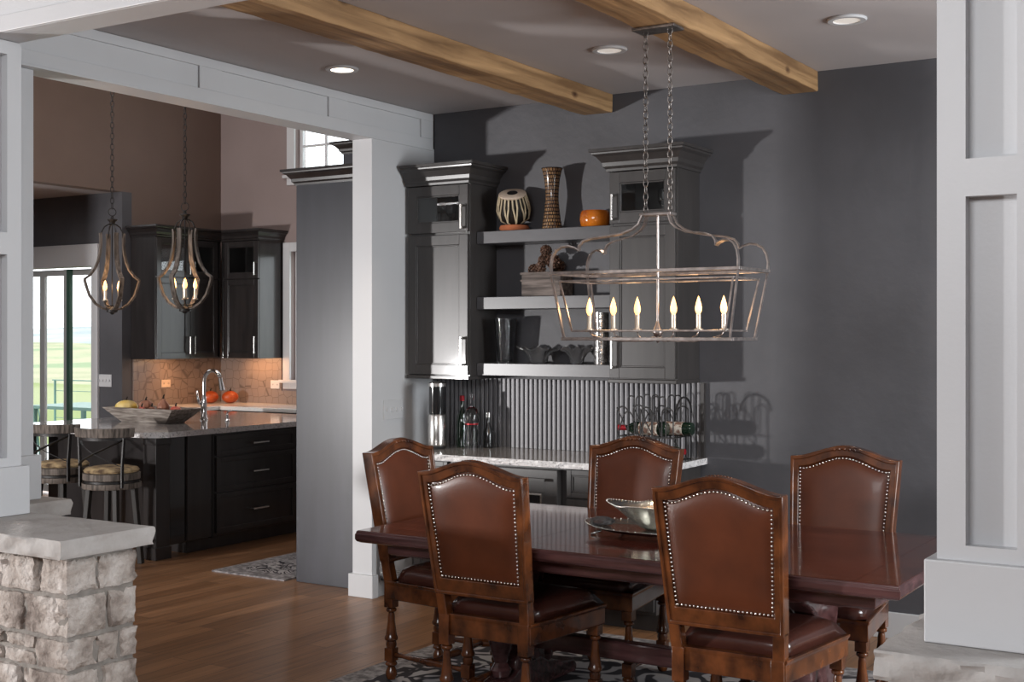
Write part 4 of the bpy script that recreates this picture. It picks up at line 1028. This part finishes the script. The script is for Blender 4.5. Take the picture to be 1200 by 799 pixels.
def chandelier():
    X, Y = -2.40, 5.015
    t = thing('lantern_chandelier', 'rectangular open frame lantern chandelier with six candle bulbs hanging over the table', 'chandelier', (X, Y, 1.55))
    Z = lambda z: z-1.55
    tx, ty, bx, by = .435, .165, .388, .135
    def fr(x, y, z, w_, h, nm):
        b = MB(); z = Z(z)
        b.box(-x-w_/2, x+w_/2, -y-w_/2, -y+w_/2, z-h/2, z+h/2).box(-x-w_/2, x+w_/2, y-w_/2, y+w_/2, z-h/2, z+h/2)
        b.box(-x-w_/2, -x+w_/2, -y+w_/2, y-w_/2, z-h/2, z+h/2).box(x-w_/2, x+w_/2, -y+w_/2, y-w_/2, z-h/2, z+h/2)
        b.build(nm, 'silverleaf', t, bevel=.0015)
    fr(tx, ty, 1.872, .020, .014, 'top_frame'); fr(tx-.03, ty-.022, 1.838, .008, .008, 'inner_top_frame')
    fr(bx, by, 1.585, .020, .014, 'bottom_frame'); fr(bx-.028, by-.02, 1.620, .008, .008, 'inner_bottom_frame')
    for sx in (-1, 1):
        for sy in (-1, 1):
            b = MB(); b.bar((sx*bx, sy*by, Z(1.588)), (sx*tx, sy*ty, Z(1.866)), .014, .006, (1, 0, 0)); b.build('corner_post', 'silverleaf', t)
            b = MB(); b.bar((sx*(bx-.028), sy*(by-.02), Z(1.620)), (sx*(tx-.03), sy*(ty-.022), Z(1.838)), .007, .007, (1, 0, 0)); b.build('inner_post', 'silverleaf', t)
            f = [(1.0, 1.872), (1.005, 1.91), (.99, 1.945), (.955, 1.972), (.90, 1.987), (.84, 1.990), (.78, 1.982), (.74, 1.970)]
            g = [(.74, 1.970), (.735, 1.990), (.70, 2.010), (.62, 2.022), (.48, 2.030), (.34, 2.040), (.24, 2.058), (.18, 2.080), (.145, 2.118)]
            b = MB(); U = (0, 1, 0)
            for q in (f, g): b.tube([(sx*tx*a, sy*ty*max(a, .12), Z(z)) for a, z in q], .01, w=.006, h=.020, up=U)
            b.build('scroll_strap', 'silverleaf', t, smooth=True)
    MB().box(-.075, .075, -.032, .032, Z(2.116), Z(2.128)).build('hanging_plate', 'silverleaf', t, bevel=.002)
    b = MB(); b.cyl((0, 0, Z(1.60)), (0, 0, Z(2.12)), .006, 12); b.lathe([(0, -.055), (.006, -.05), (.01, -.042), (.004, -.034), (.014, -.026), (.022, -.012), (.022, 0), (.012, .02), (.006, .04)], (0, 0, Z(1.622)), 16)
    b.build('stem', 'silverleaf', t, smooth=True)
    for s in (-1, 1):
        b = MB(); x = s*.058; b.tube([(x, .018*math.cos(2*PI*k/16), Z(2.146)+.018*math.sin(2*PI*k/16)) for k in range(16)], .003, 6, True)
        b.build('ring', 'chain', t, smooth='all')
        link_chain(x, 0, Z(2.158), Z(2.925), 'chain', t)
    MB().box(-.10, .10, -.055, .055, Z(2.914), Z(2.928)).build('canopy', 'chain', t, bevel=.004)
    for x in (-.335, -.215, -.098, .075, .19, .305):
        b = MB(); b.tube([(0, 0, Z(1.595)), (x*.25, 0, Z(1.578)), (x*.55, 0, Z(1.575)), (x*.82, 0, Z(1.588)), (x*.97, 0, Z(1.602)), (x, 0, Z(1.62))], .0035, 8); b.build('candle_arm', 'silverleaf', t, smooth='all')
        candle(t, x, 0, Z(1.618), hs=.060)
    for x in (-.27, 0, .25): point('chandelier_glow', (X+x, Y, 1.745), 0.9, (1, .6, .28), .03)
chandelier()
# pendants
def pendant(x, y, rz, label, first=None):
    if first: return dup(first, (x, y, 1.78), rz, label)
    t = thing('pendant_lantern', label, 'pendant lamp', (x, y, 1.78), rz, 'gourd shaped pendant lanterns over the island')
    prof = [(.03, .02), (.075, .028), (.13, .065), (.175, .125), (.198, .19), (.212, .240), (.212, .252), (.172, .282), (.136, .33), (.110, .39), (.095, .455), (.088, .52), (.088, .585), (.094, .61)]
    for k in range(4):
        a = k*PI/2; c, s = math.cos(a), math.sin(a)
        b = MB(); b.tube([(r*c, r*s, z) for r, z in prof], .01, w=.014, h=.034, up=(-s, c, 0)); b.build('wooden_rib', 'greywood', t, smooth=True)
        b = MB(); b.tube([(.085*c, .085*s, .575), (.080*c, .080*s, .62), (.062*c, .062*s, .658), (.035*c, .035*s, .676), (.006*c, .006*s, .682)], .0055, 8); b.build('top_hook', 'iron', t, smooth='all')
        candle(t, .075*math.cos(a+.5), .075*math.sin(a+.5), .085, hs=.07)
        b = MB(); a2 = a+.5; b.tube([(0, 0, .05), (.04*math.cos(a2), .04*math.sin(a2), .045), (.072*math.cos(a2), .072*math.sin(a2), .06), (.075*math.cos(a2), .075*math.sin(a2), .088)], .004, 6); b.build('candle_arm', 'iron', t, smooth='all')
    b = MB(); b.lathe([(0, -.02), (.014, -.015), (.02, -.005), (.042, .0), (.042, .02), (.03, .03), (.012, .04), (.004, .05), (.004, .68), (.02, .685), (.024, .70), (.04, .712), (.04, .718), (.014, .725), (.01, .745), (0, .75)], n=20)
    b.build('hub_rod', 'iron', t, smooth=True)
    b = MB(); b.tube([(.03*math.cos(2*PI*k/20), 0, .775+.03*math.sin(2*PI*k/20)) for k in range(20)], .0035, 6, True); b.build('ring', 'iron', t, smooth='all')
    link_chain(0, 0, .80, 2.80, 'iron', t, pitch=.042, r=.0032, w_=.013)
    MB().lathe([(0, 2.80), (.06, 2.80), (.065, 2.815), (0, 2.817)], n=24).build('ceiling_canopy', 'iron', t, smooth=True)
    return t
p1 = pendant(-7.10, 6.76, .35, 'gourd shaped wooden pendant lantern nearer the upper cabinets, right one of the pair')
pendant(-7.88, 6.75, 1.2, 'gourd shaped wooden pendant lantern in front of the glass door, left one of the pair', p1)
point('pendant_glow', (-7.10, 6.76, 2.0), 2.5, (1, .6, .3), .05); point('pendant_glow', (-7.88, 6.75, 2.0), 2.5, (1, .6, .3), .05)
# recessed cans
for x, y, m, s in ((-4.44, 5.36, 'can', 'glowing recessed ceiling light near the white header'), (-3.0, 5.71, 'can_off', 'recessed ceiling light between the two wooden beams'), (-1.8, 5.74, 'can_off', 'recessed ceiling light at the right, beyond the second beam')):
    t = thing('recessed_light', s, 'ceiling light', (x, y, CZ-.012), group='recessed ceiling lights')
    MB().lathe([(.062, .0), (.085, .0), (.09, .006), (.088, .0115), (.062, .0115), (.062, .0)], n=32).build('trim_ring', 'white', t, smooth=True)
    MB().lathe([(0, .004), (.062, .004), (.062, .011), (0, .011)], n=32).build('lamp_face', m, t, smooth=True)
    sp = bpy.data.lights.new('downlight', 'SPOT'); sp.energy = 52 if m == 'can' else 14; sp.color = (1, .84, .66); sp.spot_size = math.radians(95); sp.spot_blend = .6; sp.shadow_soft_size = .05
    so = bpy.data.objects.new('downlight', sp); COL.objects.link(so); so.location = (x, y, CZ-.02)

# ================================================================== KITCHEN
# refrigerator surround panel
def fridge():
    t = thing('refrigerator_surround', 'tall dark grey gloss cabinet end panel with crown moulding left of the white column', 'cabinet', (-5.61, 6.31, 0))
    b = MB(); b.box(0, .598, 0, .75, 0, 2.60); b.build('side_panel', 'fridgep', t, bevel=.003)
    b = MB(); crown(b, 0, .598, 0, .75, 2.575, .10, .075, True, False); b.build('crown_moulding', 'espresso', t)
    b = MB(); b.box(-.02, .598, .5, .75, 2.676, 2.86); b.build('upper_box', 'fridgep', t)
    b = MB(); crown(b, -.02, .598, .5, .75, 2.84, .08, .07, True, False); b.build('upper_crown', 'espresso', t)
fridge()
def kupper(loc, rz, w_, label, dbl, hs='r', dx0=0):
    t = thing('kitchen_wall_cabinet', label, 'cabinet', loc, rz, 'dark kitchen wall cabinets'); h = 1.20
    carcass(t, w_, .338, h, 'espresso', (.80,))
    b = MB(); crown(b, 0, w_, -.02, .338, h-.02, .11, .07, not dbl or True, True) if not dbl else crown(b, 0, w_, -.02, .338, h-.02, .11, .07, True, False); b.build('crown_moulding', 'espresso', t)
    spans = [(dx0+.004, w_/2-.002), (w_/2+.002, w_-.06)] if dbl else [(.05, w_-.004)]
    for i, (a, c) in enumerate(spans):
        lo = shaker('door', a, c, .006, .79, 'espresso', t, 0, .055); hi = shaker('door', a, c, .80, h-.025, 'espresso', t, 0, .055, glass=True)
        hx = (c-.03 if i == 0 else a+.03) if dbl else c-.03
        pull(lo, hx, .05, .22, -.02)
        pull(hi, hx, .83, .96, -.02)
    return t
kupper((-9.41, 8.58, 1.37), PI/2, .865, 'dark double door kitchen wall cabinet behind the pendant lanterns', True)
kupper((-9.405, 9.455, 1.37), 0, .52, 'dark kitchen wall cabinet with small glass door beside the window', False)
def kdish(x, y, z, m, label, cat='dish'):
    b = MB(); b.lathe([(0, 0), (.04, 0), (.07, .03), (.08, .055), (.075, .055), (.062, .03), (.035, .01), (0, .01)], n=20); tag(b.build('glazed_dish', m, loc=(x, y, z), smooth=True), label, cat)
kdish(-9.15, 9.62, 2.182, 'tan', 'small glazed dish behind the glass door of the corner kitchen cabinet')
# perimeter base and counter
t = thing('kitchen_base_cabinets', 'grey base cabinets along the kitchen window wall behind the island', 'cabinet', (-9.75, 9.20, 0))
MB().box(0, 4.6, 0, .58, .10, .864).box(0, 4.6, .06, .58, 0, .10).build('cabinet_body', 'charcab', t)
for i in range(8):
    dr = shaker('door', .65+i*.48, .65+i*.48+.47, .12, .68, 'charcab', t, 0, .05); pull(dr, .65+i*.48+.43, .50, .64, -.02)
    dr = shaker('drawer', .65+i*.48, .65+i*.48+.47, .70, .855, 'charcab', t, 0, .03, pn='drawer_panel'); pull(dr, .78, .65+i*.48+.15, .65+i*.48+.32, -.02, False)
t = thing('corner_base_cabinet', 'dark base cabinet along the kitchen side wall beneath the tiled backsplash', 'cabinet', (-9.17, 8.62, 0), PI/2)
MB().box(0, .56, 0, .58, .10, .864).box(0, .56, .06, .58, 0, .10).build('cabinet_body', 'espresso', t); shaker('door', .01, .55, .12, .855, 'espresso', t, 0, .05)
b = MB(); b.prism([(-9.755, 8.61), (-9.14, 8.61), (-9.14, 9.16), (-5.15, 9.16), (-5.15, 9.795), (-9.755, 9.795)], .866, .905, lambda v: Vector((v.x+8, v.z-9.2, v.y-.866)))
tag(b.build('perimeter_countertop', 'whitecounter', loc=(-8, 9.2, .866), bevel=.004), 'pale stone counter along the kitchen walls behind the island', 'countertop')
MB_ = MB(); MB_.box(-9.758, -9.746, 8.61, 9.795, .906, 1.368).box(-9.745, -8.90, 9.785, 9.797, .906, 1.368).box(-8.90, -5.15, 9.785, 9.797, .906, 1.04)
for v in MB_.bm.verts: v.co -= Vector((-9, 9.7, .906))
tag(MB_.build('tile_backsplash', 'tile', loc=(-9, 9.7, .906)), 'brown arabesque tile backsplash under the kitchen wall cabinets', 'backsplash')
plate((-9.744, 9.02, 1.12), PI/2, .12, .075, 2, 'beige outlet plate on the tile, above the wooden trough', 'outlet', 'outlet', 'cream')
plate((-8.98, 9.784, 1.10), 0, .12, .085, 2, 'white outlet plate on the tile, right of the pumpkins', 'outlet', 'outlet')

def island():
    t = thing('kitchen_island', 'dark espresso kitchen island with drawers and corner posts', 'island', (-6.97, 6.36, 0))
    b = MB(); b.box(-1.55, 0, .30, 2.1, .10, .868).box(-1.5, -.05, .34, 2.05, 0, .10); b.build('island_body', 'espresso', t, bevel=.003)
    for x in (-.13, -1.60):
        b = MB(); b.box(x, x+.13, 0, .13, 0, .868).box(x-.01, x+.14, -.01, .14, 0, .09).box(x-.008, x+.138, -.008, .138, .82, .868); b.build('corner_post', 'espresso', t, bevel=.004)
    # glossy end panel in the overhang
    MB().box(-.035, -.015, .13, .56, .09, .868).build('gloss_end_panel', 'black', t, bevel=.002)
    MB().box(-.012, .006, .545, .565, .09, .868).build('end_panel_trim', 'blackm', t)
    # drawers face +X : local frame rotated
    for z0, z1 in ((.70, .85), (.43, .685), (.12, .415)):
        e = MB(); st = .045; ya, yb_ = .575, 1.46
        e.box(0, .02, ya, ya+st, z0, z1).box(0, .02, yb_-st, yb_, z0, z1).box(0, .02, ya+st, yb_-st, z0, z0+st*.8).box(0, .02, ya+st, yb_-st, z1-st*.8, z1)
        dr = e.build('drawer', 'espresso', t, bevel=.002)
        MB().box(0, .009, ya+st, yb_-st, z0+st*.8, z1-st*.8).build('drawer_panel', 'espresso', dr)
        zc = (z0+z1)/2+.0; h = MB(); h.bar((.055, .93, zc), (.055, 1.10, zc), .011, .011)
        for yy in (.94, 1.09): h.cyl((.012, yy, zc), (.055, yy, zc), .007, 10)
        h.build('handle', 'steel', dr)
    e = MB(); e.box(0, .02, 1.475, 2.09, .12, .85); e.build('end_door', 'espresso', t, bevel=.003)
island()
cl = [(-8.62, 6.33), (-7.06, 6.33), (-6.93, 6.44), (-6.93, 8.52), (-8.62, 8.52)]
slab('island_countertop', 'granite', -8.62, -6.93, 6.33, 8.52, .869, .909, 'glossy speckled granite island countertop', 'countertop', edge='graniteedge', clip=cl, amp=.004)
def faucet():
    t = thing('kitchen_faucet', 'tall chrome gooseneck pull down faucet on the island', 'faucet', (-7.72, 7.56, .909))
    pts = [(0, 0, .0), (0, 0, .20), (0, 0, .30)]+[(.095-.095*math.cos(a), 0, .31+.095*math.sin(a)) for a in [PI*i/12 for i in range(11)]]
    MB().lathe([(0, 0), (.032, 0), (.032, .008), (.024, .02), (.026, .10), (.020, .17), (.014, .20), (0, .2)], n=24).build('faucet_base', 'chrome', t, smooth=True)
    MB().tube(pts, .016, 12).build('gooseneck', 'chrome', t, smooth='all')
    MB().cyl((.182, 0, .345), (.205, 0, .245), .016, 16, .021).build('spray_head', 'chrome', t, smooth=True)
    MB().tube([(-.02, -.02, .12), (-.035, -.035, .17), (-.04, -.038, .24)], [.012, .010, .006], 10).build('lever', 'chrome', t, smooth='all')
faucet()
t = thing('soap_dispenser', 'small chrome soap pump on the island, right of the faucet', 'dispenser', (-7.40, 7.50, .909))
MB().lathe([(0, 0), (.02, 0), (.02, .01), (.011, .02), (.011, .055), (0, .055)], n=18).build('pump_base', 'chrome', t, smooth=True)
MB().tube([(0, 0, .055), (0, 0, .072), (.03, 0, .088), (.055, 0, .092)], .006, 8).build('spout', 'chrome', t, smooth='all')
def dough():
    t = thing('wooden_trough', 'long whitewashed wooden trough of gourds on the island', 'trough', (-7.86, 7.14, .909))
    b = MB(); a0, a1, h = .25, .40, .115; d0, d1 = .10, .17; k = .016
    b.rings([rect(-a0, a0, -d0, d0, 0), rect(-a1, a1, -d1, d1, h), rect(-a1+k, a1-k, -d1+k, d1-k, h), rect(-a0+k, a0-k, -d0+k, d0-k, .014)])
    b.build('trough_body', 'troughwood', t, bevel=.003)
dough()
def gourd(x, y, z, r, m, label, sz=.9, ribs=9, stem=True, name='gourd', cat='gourd', pear=0, group=None):
    t = thing(name, label, cat, (x, y, z), group=group); b = MB(); n = 36; lps = []
    for i in range(13):
        a = PI*i/12; lp = []
        for k in range(n):
            th = 2*PI*k/n; rr = max(.0004, r*math.sin(a)*(1-.07*abs(math.cos(ribs*th/2))**.5)); 
            if pear: rr *= 1-pear*max(0, -math.cos(a))**1.2*1
            lp.append((rr*math.cos(th), rr*math.sin(th), r*sz*(1-math.cos(a))-(.0 if pear else r*.1*math.sin(a)*0)))
        lps.append(lp)
    b.rings(lps); b.build('flesh', m, t, smooth='all')
    if stem: MB().tube([(0, 0, 2*r*sz-.006), (.003, 0, 2*r*sz+.014), (.012, 0, 2*r*sz+.026)], [.008, .006, .005], 8).build('stem', 'darkbrown', t, smooth='all')
gourd(-8.13, 7.11, .965, .092, 'yellow', 'large yellow gourd at the left end of the wooden trough', .62)
gourd(-7.995, 7.19, .985, .058, 'tan', 'tan gourd leaning on the yellow one in the trough', .8)
gourd(-7.92, 7.08, .975, .032, 'red', 'small dark red gourd left of centre in the trough', .9)
gourd(-7.85, 7.12, .972, .034, 'tan', 'small brown gourd in the middle of the trough', .9)
gourd(-7.74, 7.14, .965, .052, 'tan', 'tall pointed brown gourd standing in the trough', 1.35, pear=.75)
gourd(-7.58, 7.12, .972, .048, 'red', 'red and white gourd at the right end of the trough', .75)
gourd(-9.43, 9.60, .905, .088, 'orange', 'orange pumpkin on the back counter, right one of the pair', .72, 10, name='pumpkin', cat='pumpkin', group='pumpkins on the back counter')
gourd(-9.60, 9.49, .905, .088, 'orange', 'orange pumpkin on the back counter behind the faucet, left one of the pair', .72, 10, name='pumpkin', cat='pumpkin', group='pumpkins on the back counter')
def stool(x, y, rz, label, first=None):
    if first: return dup(first, (x, y, 0), rz, label)
    t = thing('bar_stool', label, 'stool', (x, y, 0), rz, 'bar stools at the island')
    R = .195
    MB().lathe([(0, .60), (R-.02, .60), (R, .605), (R, .65), (R-.02, .655), (0, .655)], n=40).build('seat_base', 'greywood', t, smooth=True, bevel=.003)
    MB().lathe([(0, .585), (R-.01, .585), (R-.01, .599), (0, .599)], n=36).build('swivel_ring', 'iron', t, smooth=True)
    MB().lathe([(0, .545), (R, .545), (R+.004, .55), (R+.004, .583), (0, .584)], n=40).build('lower_rim', 'greywood', t, smooth=True)
    MB().lathe([(0, .656), (R-.012, .656), (R-.006, .668), (R-.02, .684), (R-.07, .694), (0, .697)], n=40).build('seat_pad', 'stoolseat', t, smooth=True)
    for k in range(4):
        a = PI/4+k*PI/2; b = MB(); b.bar((.15*math.cos(a), .15*math.sin(a), .545), (.20*math.cos(a), .20*math.sin(a), 0), .036, .036, (1, 0, 0)); b.build('leg', 'darkbrown', t, bevel=.003)
    b = MB(); b.tube([(.186*math.cos(2*PI*k/28), .186*math.sin(2*PI*k/28), .20) for k in range(28)], .009, 8, True); b.build('footrest_ring', 'iron', t, smooth='all')
    # back at -Y, curved
    cv = lambda a, z, r=R+.012: (r*math.sin(a), -r*math.cos(a), z)
    for s in (-1, 1):
        b = MB(); b.tube([cv(s*.95, .56), cv(s*.95, .70), cv(s*.98, .80, R+.016), cv(s*1.0, .90, R+.02)], .009, w=.026, h=.010, up=(s, 0, 0)); b.build('back_upright', 'iron', t)
    for s in (-1, 1):
        b = MB(); b.tube([cv(s*(-.95+1.9*i/14), .70+.185*i/14, R+.014+s*.004) for i in range(15)], .006, w=.018, h=.006, up=(0, 0, 1)); b.build('cross_brace', 'iron', t)
    b = MB(); b.tube([cv(-1.0+2.0*i/20, .893, R+.018) for i in range(21)], .006, w=.008, h=.022); b.build('iron_band', 'iron', t)
    b = MB(); lps = []
    for i in range(25):
        a = -1.28+2.56*i/24; r0, r1 = R+.022, R+.046; zt = .968+.0*math.cos(a); zb = .905
        lps.append([cv(a, zb, r0), cv(a, zb, r1), cv(a, zt, r1+.008), cv(a, zt, r0+.008)])
    b.rings(lps); b.build('top_rail', 'greywood', t, bevel=.004)
    return t
s1 = stool(-7.08, 6.06, .25, 'round bar stool with iron X back at the island, nearer the corner post')
stool(-7.70, 6.14, .15, 'round bar stool with iron X back at the island, partly behind the left pillar', s1)

# ================================================================== DECK
def deck_table():
    t = thing('deck_table', 'dark green patio table out on the deck', 'table', (-13.0, 10.9, -.02))
    MB().box(-.8, .8, -.45, .45, .70, .74).build('table_top', 'green_metal', t, bevel=.006)
    for sx in (-1, 1):
        for sy in (-1, 1): MB().box(sx*.72-.025, sx*.72+.025, sy*.38-.025, sy*.38+.025, 0, .70).build('leg', 'green_metal', t)
deck_table()
def deck_chair(x, y, rz, label, first=None):
    if first: return dup(first, (x, y, -.02), rz, label)
    t = thing('patio_chair', label, 'chair', (x, y, -.02), rz, 'scrolled metal patio chairs on the deck')
    b = MB()
    b.tube([(-.22, -.22, .42), (-.22, -.26, .7), (-.16, -.30, .95), (0, -.31, 1.02), (.16, -.30, .95), (.22, -.26, .7), (.22, -.22, .42)], .012, 8)
    for k in (-.1, 0, .1): b.tube([(k, -.22, .42), (k+.03, -.26, .62), (k-.03, -.29, .82), (k, -.30, .98)], .007, 6)
    b.build('backrest', 'green_metal', t, smooth='all')
    MB().box(-.23, .23, -.22, .24, .41, .44).build('seat', 'green_metal', t, bevel=.01)
    for sx in (-1, 1):
        for sy in (-1, 1): MB().cyl((sx*.21, sy*.20, .41), (sx*.23, sy*.23, 0), .012, 8).build('leg', 'green_metal', t)
        b = MB(); b.tube([(sx*.23, -.25, .66), (sx*.27, -.05, .68), (sx*.27, .15, .66), (sx*.25, .2, .55), (sx*.23, .2, .43)], .011, 8); b.build('armrest', 'green_metal', t, smooth='all')
    return t
dc = deck_chair(-11.75, 10.65, 1.7, 'green metal patio chair at the right end of the deck table')
deck_chair(-14.25, 10.6, -1.5, 'green metal patio chair at the left end of the deck table', dc)
def railing():
    t = thing('deck_railing', 'thin cable railing at the far edge of the deck', 'railing', (-12.3, 12.55, -.02))
    for x in (-3.6, -1.2, 1.2, 3.6): MB().box(x-.012, x+.012, -.012, .012, 0, .95).build('post', 'green_metal', t)
    MB().box(-3.65, 3.65, -.015, .015, .95, .965).build('top_rail', 'green_metal', t)
    for z in (.2, .4, .6, .8): MB().cyl((-3.6, 0, z), (3.6, 0, z), .005, 6).build('cable', 'green_metal', t)
railing()
